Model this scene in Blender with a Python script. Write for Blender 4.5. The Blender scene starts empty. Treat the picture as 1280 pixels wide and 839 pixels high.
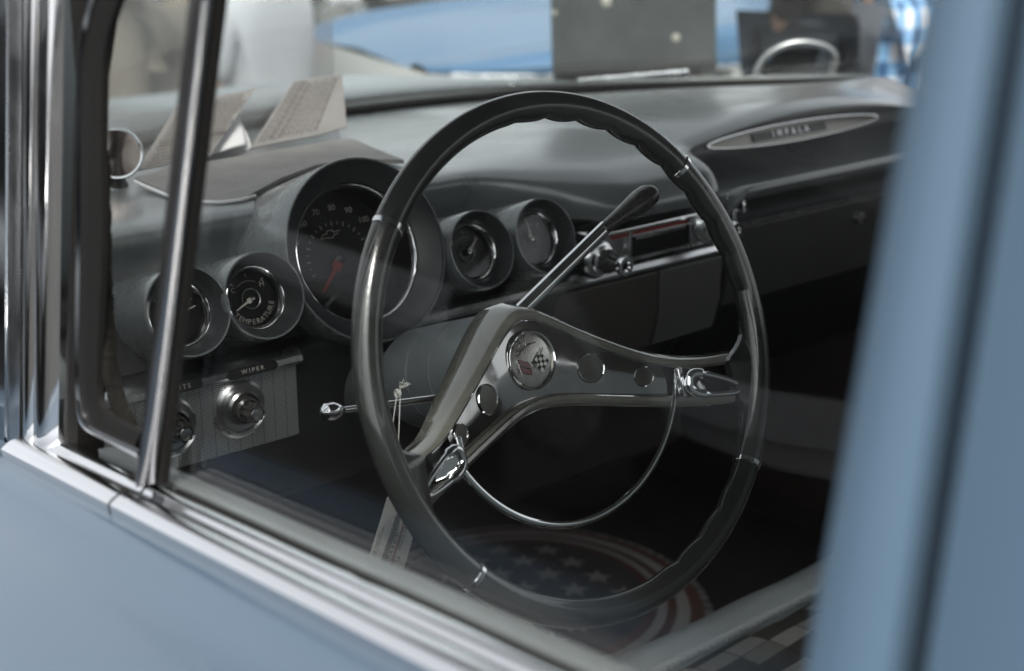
import bpy, bmesh, math, random
import numpy as np
from mathutils import Vector, Matrix
random.seed(4)
S = bpy.context.scene
C = S.collection
R = math.radians

# ------------------------------------------------------------------ camera
CAM = np.array([-1.14543, -0.78550, 1.34810])
PSI, PITCH, FPX = 0.70646, R(18), 1778.0
FWD = np.array([math.sin(PSI)*math.cos(PITCH), math.cos(PSI)*math.cos(PITCH), -math.sin(PITCH)])
RGT = np.array([math.cos(PSI), -math.sin(PSI), 0.0])
UPV = np.cross(RGT, FWD)
cd = bpy.data.cameras.new('camera')
cam = bpy.data.objects.new('camera', cd); C.objects.link(cam); S.camera = cam
M = Matrix((RGT, UPV, -FWD)).transposed().to_4x4(); M.translation = Vector(CAM); cam.matrix_world = M
cd.sensor_width = 36; cd.lens = 50.0; cd.clip_start = 0.05; cd.clip_end = 500
cd.dof.use_dof = True; cd.dof.focus_distance = 1.20; cd.dof.aperture_fstop = 4.8; cd.dof.aperture_blades = 0

# ------------------------------------------------------------------ world, sun, exposure
SUN_EL, SUN_AZ = R(52), R(215)
w = bpy.data.worlds.new('World'); S.world = w; w.use_nodes = True
nt = w.node_tree; nt.nodes.clear()
sky = nt.nodes.new('ShaderNodeTexSky'); sky.sky_type = 'NISHITA'; sky.sun_disc = False
sky.sun_elevation = SUN_EL; sky.sun_rotation = SUN_AZ; sky.dust_density = 4; sky.air_density = 1.0
hs = nt.nodes.new('ShaderNodeHueSaturation'); hs.inputs['Saturation'].default_value = 0.15
bg = nt.nodes.new('ShaderNodeBackground'); bg.inputs[1].default_value = 0.14
wo = nt.nodes.new('ShaderNodeOutputWorld')
nt.links.new(sky.outputs[0], hs.inputs['Color']); nt.links.new(hs.outputs[0], bg.inputs[0]); nt.links.new(bg.outputs[0], wo.inputs[0])
sd = bpy.data.lights.new('sun', 'SUN'); sd.energy = 1.5; sd.angle = R(14); sd.color = (1, .96, .9)
sun = bpy.data.objects.new('sun', sd); C.objects.link(sun)
sdir = Vector((math.sin(SUN_AZ)*math.cos(SUN_EL), math.cos(SUN_AZ)*math.cos(SUN_EL), math.sin(SUN_EL)))
sun.rotation_euler = sdir.to_track_quat('Z', 'Y').to_euler(); sun.location = (-3, -3, 6)
S.view_settings.view_transform = 'Standard'; S.view_settings.look = 'None'
S.view_settings.exposure = 1.15; S.view_settings.gamma = 1
S.render.engine = 'CYCLES'
S.cycles.use_denoising = True
S.cycles.max_bounces = 10; S.cycles.transparent_max_bounces = 16; S.cycles.glossy_bounces = 5
S.cycles.caustics_reflective = False; S.cycles.caustics_refractive = False
S.cycles.sample_clamp_indirect = 6

# ------------------------------------------------------------------ layout helpers (points on real planes)
CX, CY = 640, 419.5
def ray(x, y): return FWD + (x-CX)/FPX*RGT - (y-CY)/FPX*UPV
def onp(x, y, P, n):
    d = ray(x, y); n = np.array(n, float)
    return CAM + d*(np.dot(np.array(P, float)-CAM, n)/np.dot(d, n))
def onx(x, y, v): return onp(x, y, (v, 0, 0), (1, 0, 0))
def ony(x, y, v): return onp(x, y, (0, v, 0), (0, 1, 0))
def onz(x, y, v): return onp(x, y, (0, 0, v), (0, 0, 1))
def sst(a, b, x):
    t = min(1, max(0, (x-a)/(b-a))); return t*t*(3-2*t)
def interp(x, xs, ys): return float(np.interp(x, xs, ys))

# ------------------------------------------------------------------ materials
def mat(name, col, rough=.5, metal=0, coat=0, spec=.5, var=0, vscale=8, bump=0, bscale=60, trans=0, emit=None, rvar=0, vcol=None):
    m = bpy.data.materials.new(name); m.use_nodes = True
    n = m.node_tree.nodes; l = m.node_tree.links; p = n['Principled BSDF']
    p.inputs['Base Color'].default_value = (*col, 1); p.inputs['Roughness'].default_value = rough
    p.inputs['Metallic'].default_value = metal; p.inputs['Coat Weight'].default_value = coat
    p.inputs['Coat Roughness'].default_value = .06
    p.inputs['Specular IOR Level'].default_value = spec
    tc = n.new('ShaderNodeTexCoord')
    if var or vcol:
        t = n.new('ShaderNodeTexNoise'); t.inputs['Scale'].default_value = vscale; t.inputs['Detail'].default_value = 6; t.inputs['Roughness'].default_value = .65
        l.new(tc.outputs['Object'], t.inputs['Vector'])
        r = n.new('ShaderNodeValToRGB'); r.color_ramp.elements[0].position = .32; r.color_ramp.elements[1].position = .68
        c2 = vcol or tuple(min(1, c*(1+var)) for c in col)
        c1 = tuple(c*(1-var) for c in col) if not vcol else col
        r.color_ramp.elements[0].color = (*c1, 1); r.color_ramp.elements[1].color = (*c2, 1)
        l.new(t.outputs['Fac'], r.inputs['Fac']); l.new(r.outputs[0], p.inputs['Base Color'])
    if rvar:
        t = n.new('ShaderNodeTexNoise'); t.inputs['Scale'].default_value = vscale*2.3; t.inputs['Detail'].default_value = 7
        l.new(tc.outputs['Object'], t.inputs['Vector'])
        mr = n.new('ShaderNodeMapRange'); mr.inputs['From Min'].default_value = .35; mr.inputs['From Max'].default_value = .7
        mr.inputs['To Min'].default_value = max(.02, rough-rvar); mr.inputs['To Max'].default_value = rough+rvar
        l.new(t.outputs['Fac'], mr.inputs['Value']); l.new(mr.outputs[0], p.inputs['Roughness'])
    if bump:
        t = n.new('ShaderNodeTexNoise'); t.inputs['Scale'].default_value = bscale; t.inputs['Detail'].default_value = 4
        l.new(tc.outputs['Object'], t.inputs['Vector'])
        b = n.new('ShaderNodeBump'); b.inputs['Strength'].default_value = bump; b.inputs['Distance'].default_value = .002
        l.new(t.outputs['Fac'], b.inputs['Height']); l.new(b.outputs[0], p.inputs['Normal'])
    return m

def glass_mat(name, tint=(.93, .95, .94), dirt=.0, base=.04):
    m = bpy.data.materials.new(name); m.use_nodes = True
    n = m.node_tree.nodes; l = m.node_tree.links; n.clear()
    o = n.new('ShaderNodeOutputMaterial'); mx = n.new('ShaderNodeMixShader')
    tr = n.new('ShaderNodeBsdfTransparent'); tr.inputs[0].default_value = (*tint, 1)
    gl = n.new('ShaderNodeBsdfGlossy'); gl.inputs['Roughness'].default_value = .01
    lw = n.new('ShaderNodeLayerWeight'); lw.inputs['Blend'].default_value = .5
    pw = n.new('ShaderNodeMath'); pw.operation = 'POWER'; pw.inputs[1].default_value = 5
    ma = n.new('ShaderNodeMath'); ma.operation = 'MULTIPLY_ADD'; ma.inputs[1].default_value = .9; ma.inputs[2].default_value = base
    l.new(lw.outputs['Facing'], pw.inputs[0]); l.new(pw.outputs[0], ma.inputs[0]); l.new(ma.outputs[0], mx.inputs[0])
    l.new(tr.outputs[0], mx.inputs[1]); l.new(gl.outputs[0], mx.inputs[2])
    out = mx
    if dirt:
        df = n.new('ShaderNodeBsdfDiffuse'); df.inputs[0].default_value = (.7, .7, .68, 1)
        m2 = n.new('ShaderNodeMixShader'); t = n.new('ShaderNodeTexNoise'); t.inputs['Scale'].default_value = 5; t.inputs['Detail'].default_value = 8
        tc = n.new('ShaderNodeTexCoord'); l.new(tc.outputs['Object'], t.inputs['Vector'])
        q = n.new('ShaderNodeMath'); q.operation = 'MULTIPLY'; q.inputs[1].default_value = dirt*2
        l.new(t.outputs['Fac'], q.inputs[0]); l.new(q.outputs[0], m2.inputs[0])
        l.new(mx.outputs[0], m2.inputs[1]); l.new(df.outputs[0], m2.inputs[2]); out = m2
    l.new(out.outputs[0], o.inputs[0])
    return m

BLUE = mat('powder_blue_paint', (.060, .092, .130), .32, coat=.5, var=.05, vscale=1.5)
BLUE_SATIN = mat('powder_blue_frame_paint', (.078, .128, .182), .5, coat=.0, var=.04, vscale=3)
CHROME = mat('chrome', (.80, .81, .82), .10, 1, rvar=.05, vscale=14)
CHROME_DULL = mat('brushed_bright_trim', (.72, .73, .74), .25, 1, rvar=.08, vscale=10)
RUBBER = mat('black_rubber', (.008, .0075, .007), .7, spec=.2, bump=.3, bscale=300)
SILL = mat('pale_grey_sill_paint', (.19, .205, .205), .45, coat=.1, var=.05)
DASH = mat('dash_grey_paint', (.125, .138, .140), .34, coat=.9, rvar=.07, vscale=6, bump=.08, bscale=400, var=.08)
DASH.node_tree.nodes['Principled BSDF'].inputs['Coat Roughness'].default_value = .22
DASHB = mat('dash_face_black_and_shade', (.010, .011, .011), .42)
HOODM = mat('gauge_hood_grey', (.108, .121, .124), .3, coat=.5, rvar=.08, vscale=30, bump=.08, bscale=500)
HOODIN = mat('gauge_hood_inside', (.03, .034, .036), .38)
WHEELM = mat('wheel_charcoal_enamel', (.020, .0215, .0205), .20, coat=.6, var=.10, vscale=30, rvar=.06, bump=.08, bscale=260)
SHELLM = mat('spoke_olive_grey_enamel', (.135, .135, .118), .16, coat=.8, var=.16, vscale=24, rvar=.07, bump=.10, bscale=120)
PANELM = mat('tinted_mirror_panel', (.40, .40, .39), .09, 1, rvar=.04, vscale=30)
COLM = mat('column_grey', (.13, .145, .15), .42, coat=.1, bump=.15, bscale=300, var=.12, vscale=40)
BLACK = mat('dial_black', (.006, .006, .007), .3)
WHITE = mat('dial_markings', (.34, .33, .31), .6)
RED = mat('needle_red', (.22, .012, .012), .4)
CRED = mat('emblem_red', (.08, .012, .012), .3, coat=.5)
KNOB = mat('black_plastic', (.030, .029, .028), .3, rvar=.08, vscale=40)
CARPET = mat('dark_carpet', (.028, .023, .021), .95, bump=.8, bscale=200, var=.3, vscale=12)
VINYL = mat('pale_vinyl', (.58, .63, .635), .42, bump=.25, bscale=350, var=.05, vscale=10)
HEAD = mat('headliner', (.20, .20, .19), .9)
PAPER = mat('aged_paper', (.44, .39, .35), .8, var=.08, vscale=15)
PAPEREDGE = mat('white_paper', (.62, .62, .62), .8)
INK = mat('ink_grey', (.07, .065, .065), .8)
GLASS = glass_mat('side_glass', tint=(.97,.98,.975), dirt=.0004, base=.040)
WGLASS = glass_mat('windshield_glass', (.95, .97, .965), dirt=.002)
DGLASS = glass_mat('dial_glass', (.96, .96, .96), base=.02)
SLEEVE = glass_mat('clear_plastic', (.84, .84, .84), dirt=.05)

# ribbed bright panel
def ribbed(name, col=(.55, .56, .56), pitch=.0022, grid=.02):
    m = mat(name, col, .3, 1); n = m.node_tree.nodes; l = m.node_tree.links; p = n['Principled BSDF']
    tc = n.new('ShaderNodeTexCoord'); sx = n.new('ShaderNodeSeparateXYZ'); l.new(tc.outputs['Object'], sx.inputs[0])
    def saw(sock, per, lo):
        a = n.new('ShaderNodeMath'); a.operation = 'DIVIDE'; a.inputs[1].default_value = per; l.new(sock, a.inputs[0])
        f = n.new('ShaderNodeMath'); f.operation = 'FRACT'; l.new(a.outputs[0], f.inputs[0])
        g = n.new('ShaderNodeMath'); g.operation = 'GREATER_THAN'; g.inputs[1].default_value = lo*.7; l.new(f.outputs[0], g.inputs[0]); return g
    a = saw(sx.outputs['Z'], pitch, .42); b = saw(sx.outputs['X'], grid, .06)
    mu = n.new('ShaderNodeMath'); mu.operation = 'MULTIPLY'; l.new(a.outputs[0], mu.inputs[0]); l.new(b.outputs[0], mu.inputs[1])
    mx = n.new('ShaderNodeMix'); mx.data_type = 'RGBA'; mx.inputs[6].default_value = (.16, .16, .16, 1); mx.inputs[7].default_value = (*col, 1)
    l.new(mu.outputs[0], mx.inputs[0]); l.new(mx.outputs[2], p.inputs['Base Color'])
    bp = n.new('ShaderNodeBump'); bp.inputs['Strength'].default_value = .5; bp.inputs['Distance'].default_value = .0006
    l.new(mu.outputs[0], bp.inputs['Height']); l.new(bp.outputs[0], p.inputs['Normal'])
    return m
RIB = ribbed('ribbed_bright_metal', (.85, .86, .86), .0019, .0125)

# woven seat check
def weave():
    m = mat('woven_check', (.3, .3, .28), .8); n = m.node_tree.nodes; l = m.node_tree.links; p = n['Principled BSDF']
    tc = n.new('ShaderNodeTexCoord'); mp = n.new('ShaderNodeMapping'); mp.inputs['Rotation'].default_value = (0, 0, R(-3))
    l.new(tc.outputs['Object'], mp.inputs[0]); sx = n.new('ShaderNodeSeparateXYZ'); l.new(mp.outputs[0], sx.inputs[0])
    def math_(op, a, b=None):
        q = n.new('ShaderNodeMath'); q.operation = op
        for i, v in enumerate((a, b)):
            if v is None: continue
            if isinstance(v, (int, float)): q.inputs[i].default_value = v
            else: l.new(v, q.inputs[i])
        return q.outputs[0]
    u = math_('DIVIDE', sx.outputs['X'], .048); v = math_('DIVIDE', sx.outputs['Y'], .024)
    fu, fv = math_('FLOOR', u), math_('FLOOR', v)
    ck = math_('MODULO', math_('ABSOLUTE', math_('ADD', fu, fv)), 2)
    wn = n.new('ShaderNodeTexWhiteNoise'); wn.noise_dimensions = '2D'
    cb = n.new('ShaderNodeCombineXYZ'); l.new(fu, cb.inputs[0]); l.new(fv, cb.inputs[1]); l.new(cb.outputs[0], wn.inputs['Vector'])
    dark = math_('LESS_THAN', math_('MODULO', math_('ABSOLUTE', math_('ADD', fu, math_('MULTIPLY', fv, 2))), 5), 1.5)
    ramp = n.new('ShaderNodeMix'); ramp.data_type = 'RGBA'
    ramp.inputs[6].default_value = (.20, .195, .175, 1); ramp.inputs[7].default_value = (.40, .385, .35, 1)
    l.new(math_('ADD', math_('MULTIPLY', wn.outputs['Value'], .9), math_('MULTIPLY', ck, .1)), ramp.inputs[0])
    m2 = n.new('ShaderNodeMix'); m2.data_type = 'RGBA'; l.new(dark, m2.inputs[0]); l.new(ramp.outputs[2], m2.inputs[6]); m2.inputs[7].default_value = (.035, .030, .025, 1)
    th = n.new('ShaderNodeTexNoise'); th.inputs['Scale'].default_value = 1; mp2 = n.new('ShaderNodeMapping'); mp2.inputs['Scale'].default_value = (60, 900, 60)
    l.new(tc.outputs['Object'], mp2.inputs[0]); l.new(mp2.outputs[0], th.inputs['Vector'])
    gap = math_('MULTIPLY', math_('GREATER_THAN', math_('FRACT', u), .05), math_('GREATER_THAN', math_('FRACT', v), .07))
    f = math_('MULTIPLY', math_('ADD', math_('MULTIPLY', th.outputs['Fac'], .7), .62), math_('ADD', math_('MULTIPLY', gap, .7), .3))
    m3 = n.new('ShaderNodeMix'); m3.data_type = 'RGBA'; m3.blend_type = 'MULTIPLY'; m3.inputs[0].default_value = 1
    l.new(m2.outputs[2], m3.inputs[6]); l.new(f, m3.inputs[7]); l.new(m3.outputs[2], p.inputs['Base Color'])
    bp = n.new('ShaderNodeBump'); bp.inputs['Strength'].default_value = .6; bp.inputs['Distance'].default_value = .0015
    l.new(f, bp.inputs['Height']); l.new(bp.outputs[0], p.inputs['Normal'])
    return m
WEAVE = weave()

# ------------------------------------------------------------------ mesh helpers
def link(name, me, m, parent=None, smooth=True, origin=(0, 0, 0)):
    o = bpy.data.objects.new(name, me); C.objects.link(o)
    if m is not None:
        for q in (m if isinstance(m, (list, tuple)) else [m]): me.materials.append(q)
    if smooth:
        me.polygons.foreach_set('use_smooth', [True]*len(me.polygons))
        try: me.set_sharp_from_angle(angle=R(38))
        except Exception: pass
    if parent is not None: o.parent = parent
    return o
def mesh(name, vs, fs, m, parent=None, smooth=True, recalc=True):
    me = bpy.data.meshes.new(name); me.from_pydata([tuple(map(float, v)) for v in vs], [], fs); me.update()
    if recalc:
        bm = bmesh.new(); bm.from_mesh(me); bmesh.ops.remove_doubles(bm, verts=bm.verts, dist=1e-6)
        bmesh.ops.recalc_face_normals(bm, faces=bm.faces); bm.to_mesh(me); bm.free()
    return link(name, me, m, parent, smooth)
class MB:
    def __init__(s): s.v = []; s.f = []; s.mi = []
    def add(s, vs, fs, mi=0):
        k = len(s.v); s.v += [tuple(map(float, q)) for q in vs]; s.f += [tuple(i+k for i in f) for f in fs]; s.mi += [mi]*len(fs); return s
    def grid(s, G, cu=False, cv=False, mi=0):
        n, m_ = len(G), len(G[0]); vs = [p for row in G for p in row]; fs = []
        for i in range(n if cu else n-1):
            for j in range(m_ if cv else m_-1):
                a, b = i % n, (i+1) % n; c, d = j % m_, (j+1) % m_
                fs.append((a*m_+c, b*m_+c, b*m_+d, a*m_+d))
        return s.add(vs, fs, mi)
    def box(s, c, d, ax=None, mi=0):
        c = np.array(c, float); hx, hy, hz = np.array(d)/2
        A = ax if ax is not None else np.eye(3)
        vs = [c+i*hx*A[0]+j*hy*A[1]+k*hz*A[2] for i in (-1, 1) for j in (-1, 1) for k in (-1, 1)]
        return s.add(vs, [(0, 1, 3, 2), (4, 6, 7, 5), (0, 4, 5, 1), (2, 3, 7, 6), (0, 2, 6, 4), (1, 5, 7, 3)], mi)
    def tube(s, pts, r, n=12, closed=False, caps=True, flat=None, mi=0):
        pts = [np.array(p, float) for p in pts]; N_ = len(pts); G = []; up = None
        for i, p in enumerate(pts):
            t = (pts[(i+1) % N_]-pts[i-1]) if closed else (pts[min(i+1, N_-1)]-pts[max(i-1, 0)])
            t /= max(1e-9, np.linalg.norm(t))
            if up is None:
                up = np.cross(t, [0.13, .3, 1]); up /= np.linalg.norm(up)
            up = up-np.dot(up, t)*t; up /= np.linalg.norm(up); b = np.cross(t, up)
            rr = r[i] if hasattr(r, '__len__') else r
            G.append([p+rr*(math.cos(a)*up+math.sin(a)*b*(flat or 1)) for a in [2*math.pi*k/n for k in range(n)]])
        k = len(s.v); s.grid(G, closed, True, mi)
        if caps and not closed:
            s.f.append(tuple(k+j for j in range(n))); s.f.append(tuple(k+(N_-1)*n+j for j in range(n))); s.mi += [mi, mi]
        return s
    def lathe(s, prof, O, X, Y, Z, n=48, a0=0, a1=2*math.pi, mi=0):
        full = abs(a1-a0-2*math.pi) < 1e-6; G = []
        for k in range(n if full else n+1):
            a = a0+(a1-a0)*k/n; c, si = math.cos(a), math.sin(a)
            G.append([O+r*(c*X+si*Y)+h*Z for r, h in prof])
        return s.grid(G, full, False, mi)
    def build(s, name, m, parent=None, smooth=True, bevel=0, sub=0, recalc=True):
        me = bpy.data.meshes.new(name); me.from_pydata(s.v, [], s.f); me.update()
        for p, i in zip(me.polygons, s.mi): p.material_index = i
        if recalc:
            bm = bmesh.new(); bm.from_mesh(me); bmesh.ops.remove_doubles(bm, verts=bm.verts, dist=1e-6)
            bmesh.ops.recalc_face_normals(bm, faces=bm.faces); bm.to_mesh(me); bm.free()
        o = link(name, me, m, parent, smooth)
        if bevel:
            b = o.modifiers.new('bevel', 'BEVEL'); b.width = bevel; b.segments = 3; b.limit_method = 'ANGLE'; b.angle_limit = R(40)
        if sub:
            q = o.modifiers.new('sub', 'SUBSURF'); q.levels = q.render_levels = sub
        return o
def plate(outline, th, O, X, Y, Z):
    """closed 2-D outline, extruded from h=0 to h=-th in a frame"""
    mb = MB(); n = len(outline)
    vs = [O+x*X+y*Y for x, y in outline]+[O+x*X+y*Y-th*Z for x, y in outline]
    fs = [tuple(range(n)), tuple(range(2*n-1, n-1, -1))]+[(i, (i+1) % n, n+(i+1) % n, n+i) for i in range(n)]
    return mb.add(vs, fs)
def sweepy(name, prof, y0, y1, m, parent, slope=-.107, yref=0, n=2, bend=None, **k):
    """prof: list of (x, z0) closed, swept along the belt line"""
    mb = MB(); G = []
    for i in range(n):
        y = y0+(y1-y0)*i/(n-1); G.append([(x+(bend(y) if bend else 0), y, z+slope*(y-yref)) for x, z in prof])
    mb.grid(G, False, True); L = len(prof)
    mb.f.append(tuple(range(L))); mb.f.append(tuple(range((n-1)*L, n*L))); mb.mi += [0, 0]
    return mb.build(name, m, parent, **k)
def text(body, size, O, X, Y, m, parent, name='lettering', ext=.0002, font=None, align='CENTER', shear=0):
    cu = bpy.data.curves.new(name, 'FONT'); cu.body = body; cu.size = size; cu.extrude = ext/ size * 1 if False else ext
    cu.align_x = align; cu.align_y = 'CENTER'; cu.resolution_u = 3; cu.shear = shear
    t = bpy.data.objects.new(name, cu); C.objects.link(t)
    X = np.array(X, float); Y = np.array(Y, float); Z = np.cross(X, Y)
    me = bpy.data.meshes.new_from_object(t.evaluated_get(bpy.context.evaluated_depsgraph_get()))
    C.objects.unlink(t); bpy.data.objects.remove(t)
    mt = Matrix((X, Y, Z)).transposed().to_4x4(); mt.translation = Vector(O); me.transform(mt)
    me.materials.clear(); me.name = name
    return link(name, me, m, parent, smooth=False)
def text_mesh(body, size, O, X, Y):
    o = text(body, size, O, X, Y, None, None); me = o.data
    vs = [tuple(v.co) for v in me.vertices]; fs = [tuple(p.vertices) for p in me.polygons]
    bpy.data.objects.remove(o); return vs, fs
def tag(o, label=None, cat=None, group=None, kind=None):
    if label: o['label'] = label
    if cat: o['category'] = cat
    if group: o['group'] = group
    if kind: o['kind'] = kind
    return o
def empty(name, loc=(0, 0, 0), rz=0):
    o = bpy.data.objects.new(name, None); C.objects.link(o); o.location = loc; o.rotation_euler = (0, 0, rz); o.empty_display_size = .1; return o
V3 = lambda *a: np.array(a, float)
XA, YA, ZA = V3(1, 0, 0), V3(0, 1, 0), V3(0, 0, 1)
def circ(r, n=40, cx=0, cy=0, ry=None): return [(cx+r*math.cos(2*math.pi*k/n), cy+(ry or r)*math.sin(2*math.pi*k/n)) for k in range(n)]

# ================================================================== SETTING
g = MB(); g.add([(-200, -200, 0), (200, -200, 0), (200, 200, 0), (-200, 200, 0)], [(0, 1, 2, 3)])
tag(g.build('ground', mat('gravel_lot', (.15, .14, .12), .9, vscale=2, vcol=(.23, .21, .18), bump=.5, bscale=40), None, smooth=False), kind='structure')
g = MB(); g.add([(-3.7, -30, .004), (1.6, -30, .004), (1.6, 14, .004), (-3.7, 14, .004)], [(0, 1, 2, 3)])
tag(g.build('added_road', mat('dark_asphalt', (.030, .030, .030), .85, vscale=4, vcol=(.048, .047, .045), bump=.5, bscale=120), None, smooth=False), kind='structure')  # dark strip added so the window glass mirrors darker ground
g = MB(); g.box((-10.2, 0, .06), (13.0, 60, .12))
tag(g.build('added_pavement', mat('pale_concrete', (.42, .43, .44), .8, var=.12, vscale=3), None, smooth=False, bevel=.02), kind='structure')  # pale surface added out of view to brighten the chrome reflections

# ================================================================== THE CAR
car = tag(empty('car'), 'pale blue vintage car nearest the camera, dashboard and steering wheel seen through its driver window', 'car')

# ---- body shell round the cabin
mb = MB()
def P_at(x, px, py):
    p = onx(px, py, x); return p[2]+.107*p[1]
zb = P_at(-.812, 430, 780); zg = P_at(-.790, 430, 735); zk = P_at(-.779, 430, 712); zi = P_at(-.7735, 430, 700); zt = P_at(-.752, 430, 678)
prof = [(-1.00, .30), (-1.035, .55), (-1.03, zb-.26), (-1.01, zb-.16), (-.975, zb-.090), (-.93, zb-.052), (-.885, zb-.033), (-.855, zb-.027), (-.842, zb-.0245), (-.836, zb-.021), (-.831, zb-.014), (-.826, zb-.0085), (-.820, zb-.0065), (-.8125, zb-.0065), (-.806, zb-.012), (-.78, zb-.02), (-.78, .30)]
door = sweepy('door', prof, .62, -.585, BLUE, car, n=14, bevel=0)
rear = sweepy('rear_door', prof, -.612, -1.7, BLUE, car, n=8)
fender = sweepy('front_fender', [(x*1.0, z) for x, z in prof], .63, 2.3, BLUE, car, n=10)
# belt moulding: two chrome lengths with a joint
def arc(p0, p1, bulge, n=9):
    p0, p1 = V3(*p0), V3(*p1); d = p1-p0; nn = V3(-d[1], d[0])
    return [tuple(p0+d*t+nn*bulge*4*t*(1-t)) for t in [i/(n-1) for i in range(n)]]
mp = [(-.812, zb-.012)]+arc((-.813, zb), (-.7925, zg), .20, 11)+[(-.7915, zg-.0005)]+arc((-.7905, zg), (-.7805, zk+.0005), .16, 7)+[(-.7800, zk-.004), (-.7795, zb-.012)]
yj = onx(158, 603, -.80)[1]
mould = sweepy('belt_moulding', mp, yj-.0015, -.578, CHROME, door, n=24)
sweepy('belt_moulding', mp, yj+.0015, .165, CHROME, door, n=12)
sweepy('belt_moulding', mp, -.615, -1.6, CHROME, rear, n=12)
# run channel of rubber and the painted inner sill
sweepy('glass_run_rubber', [(-.7792, zk-.02), (-.7792, zk-.001), (-.7765, zk+.0008), (-.7740, zk-.0005), (-.7740, zk-.02)], yj-.02, -.60, RUBBER, door, n=20)
sweepy('inner_sill', [(-.7735, zk-.02)]+arc((-.7735, zi), (-.752, zt), .06, 8)+[(-.750, zt-.003), (-.748, zt-.010), (-.74, zt-.06), (-.7735, zt-.08)], yj+.10, -.60, SILL, door, n=20)
# inner door trim below sill
sweepy('door_trim', [(-.745, zt-.05), (-.735, zt-.06), (-.72, .55), (-.72, .32), (-.775, .32), (-.775, zt-.05)], .30, -.60, mat('door_trim_vinyl', (.05, .05, .05), .5), door, n=3)

# window pane of the door (raised), 4 mm thick, slightly rough with dust
A0 = onx(210, 600, -.776); 
pane = MB(); y0, y1 = yj-.012, -.60
pane.add([tuple(onx(190, 604, -.7765)), (-.7765, y1, zk-.02-.107*y1), (-.7765, y1-.02, 1.43), tuple(onx(287, -270, -.7765))], [(0, 1, 2, 3)])
o = pane.build('window_glass', GLASS, door, smooth=False); sm = o.modifiers.new('t', 'SOLIDIFY'); sm.thickness = .004

# vent window: leaning post (chrome + rubber), frame with thin bright line, glass
def strip3(x, pts_l, pts_r, th, name, m, parent, bulge=.0, bevel=0):
    """vertical strip between two pixel-measured edges lying in the plane X=x, th thick inwards, convex by bulge outwards"""
    mb = MB(); G = []
    for (a, b) in zip(pts_l, pts_r):
        p, q = onx(*a, x), onx(*b, x); row = []
        for k in range(9):
            t = k/8; r_ = p+(q-p)*t; row.append(r_+V3(-bulge*4*t*(1-t), 0, 0))
        row += [q+V3(th, 0, 0), p+V3(th, 0, 0)]; G.append(row)
    mb.grid(G, False, True); L = len(G[0]); n_ = len(G)
    mb.f.append(tuple(range(L))); mb.f.append(tuple(range((n_-1)*L, n_*L))); mb.mi += [0, 0]
    return mb.build(name, m, parent, bevel=bevel)
ys = [-290, -170, -60, 0, 100, 200, 300, 400, 500, 560, 606]
def edge(pts): # pts list of (x,y) -> list at ys
    xs = [p[0] for p in pts]; yy = [p[1] for p in pts]
    def ex(y):
        if y >= yy[0] or len(xs) < 2: return interp(y, yy, xs)
        return xs[0]+(xs[1]-xs[0])/(yy[1]-yy[0])*(y-yy[0])
    return [(ex(y), y) for y in ys]
post = strip3(-.792, edge([(249, -60), (243, 0), (198, 400), (176, 606)]), edge([(263, -60), (257, 0), (211, 400), (186, 606)]), .004, 'window_post', mat('dulled_post_metal', (.20, .20, .205), .2, 1, rvar=.06, vscale=20), car, bulge=.006)
strip3(-.785, edge([(263, -60), (257, 0), (211, 400), (186, 606)]), edge([(280, -60), (274, 0), (226, 400), (201, 612)]), .005, 'rubber_channel', RUBBER, post, bulge=.0015)
# ventilator frame: black rubber loop + bright line
def loopstrip(outer, inner, x, th, name, m, parent, bulge=0):
    mb = MB(); G = []
    for a, b in zip(outer, inner):
        p, q = onx(*a, x), onx(*b, x)
        G.append([p+V3(th, 0, 0), p, (p+q)/2+V3(-bulge, 0, 0), q, q+V3(th, 0, 0)])
    mb.grid(G, False, True); 
    return mb.build(name, m, parent)
def path(pts, n=6):
    """catmull-rom through pixel points"""
    out = []; P_ = [V3(*p) for p in pts]
    for i in range(len(P_)-1):
        p0, p1, p2, p3 = P_[max(i-1, 0)], P_[i], P_[i+1], P_[min(i+2, len(P_)-1)]
        for k in range(n):
            t = k/n; out.append(.5*((2*p1)+(-p0+p2)*t+(2*p0-5*p1+4*p2-p3)*t*t+(-p0+3*p1-3*p2+p3)*t**3))
    out.append(P_[-1]); return [tuple(p) for p in out]
vent = tag(loopstrip(path([(215, -290), (132, -60), (112, 0), (99, 60), (96, 150), (95, 300), (94, 440), (96, 505), (104, 533), (130, 550), (172, 572)]),
                 path([(255, -290), (172, -60), (148, 0), (131, 60), (127, 150), (128, 300), (122, 440), (122, 492), (131, 516), (150, 528), (176, 540)]),
                 -.792, .004, 'vent_window', RUBBER, car, bulge=.003))
loopstrip(path([(214, -290), (131, -60), (111, 0), (98, 60), (95, 150), (94.5, 300), (93, 440), (95, 506), (103, 534), (130, 551), (172, 572)]),
          path([(220, -290), (137, -60), (117, 0), (104, 60), (101, 150), (100, 300), (98, 440), (100, 502), (108, 528), (132, 543), (174, 562)]),
          -.7965, .004, 'bright_frame', CHROME, vent, bulge=.0012)
q = [onx(120, 528, -.786), onx(172, 560, -.786), onx(266, -290, -.786), onx(235, -290, -.786), onx(110, 60, -.786)]
mb = MB(); mb.add(q, [tuple(range(5))]); o = mb.build('vent_glass', GLASS, vent, smooth=False); sm = o.modifiers.new('t', 'SOLIDIFY'); sm.thickness = .003
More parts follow.
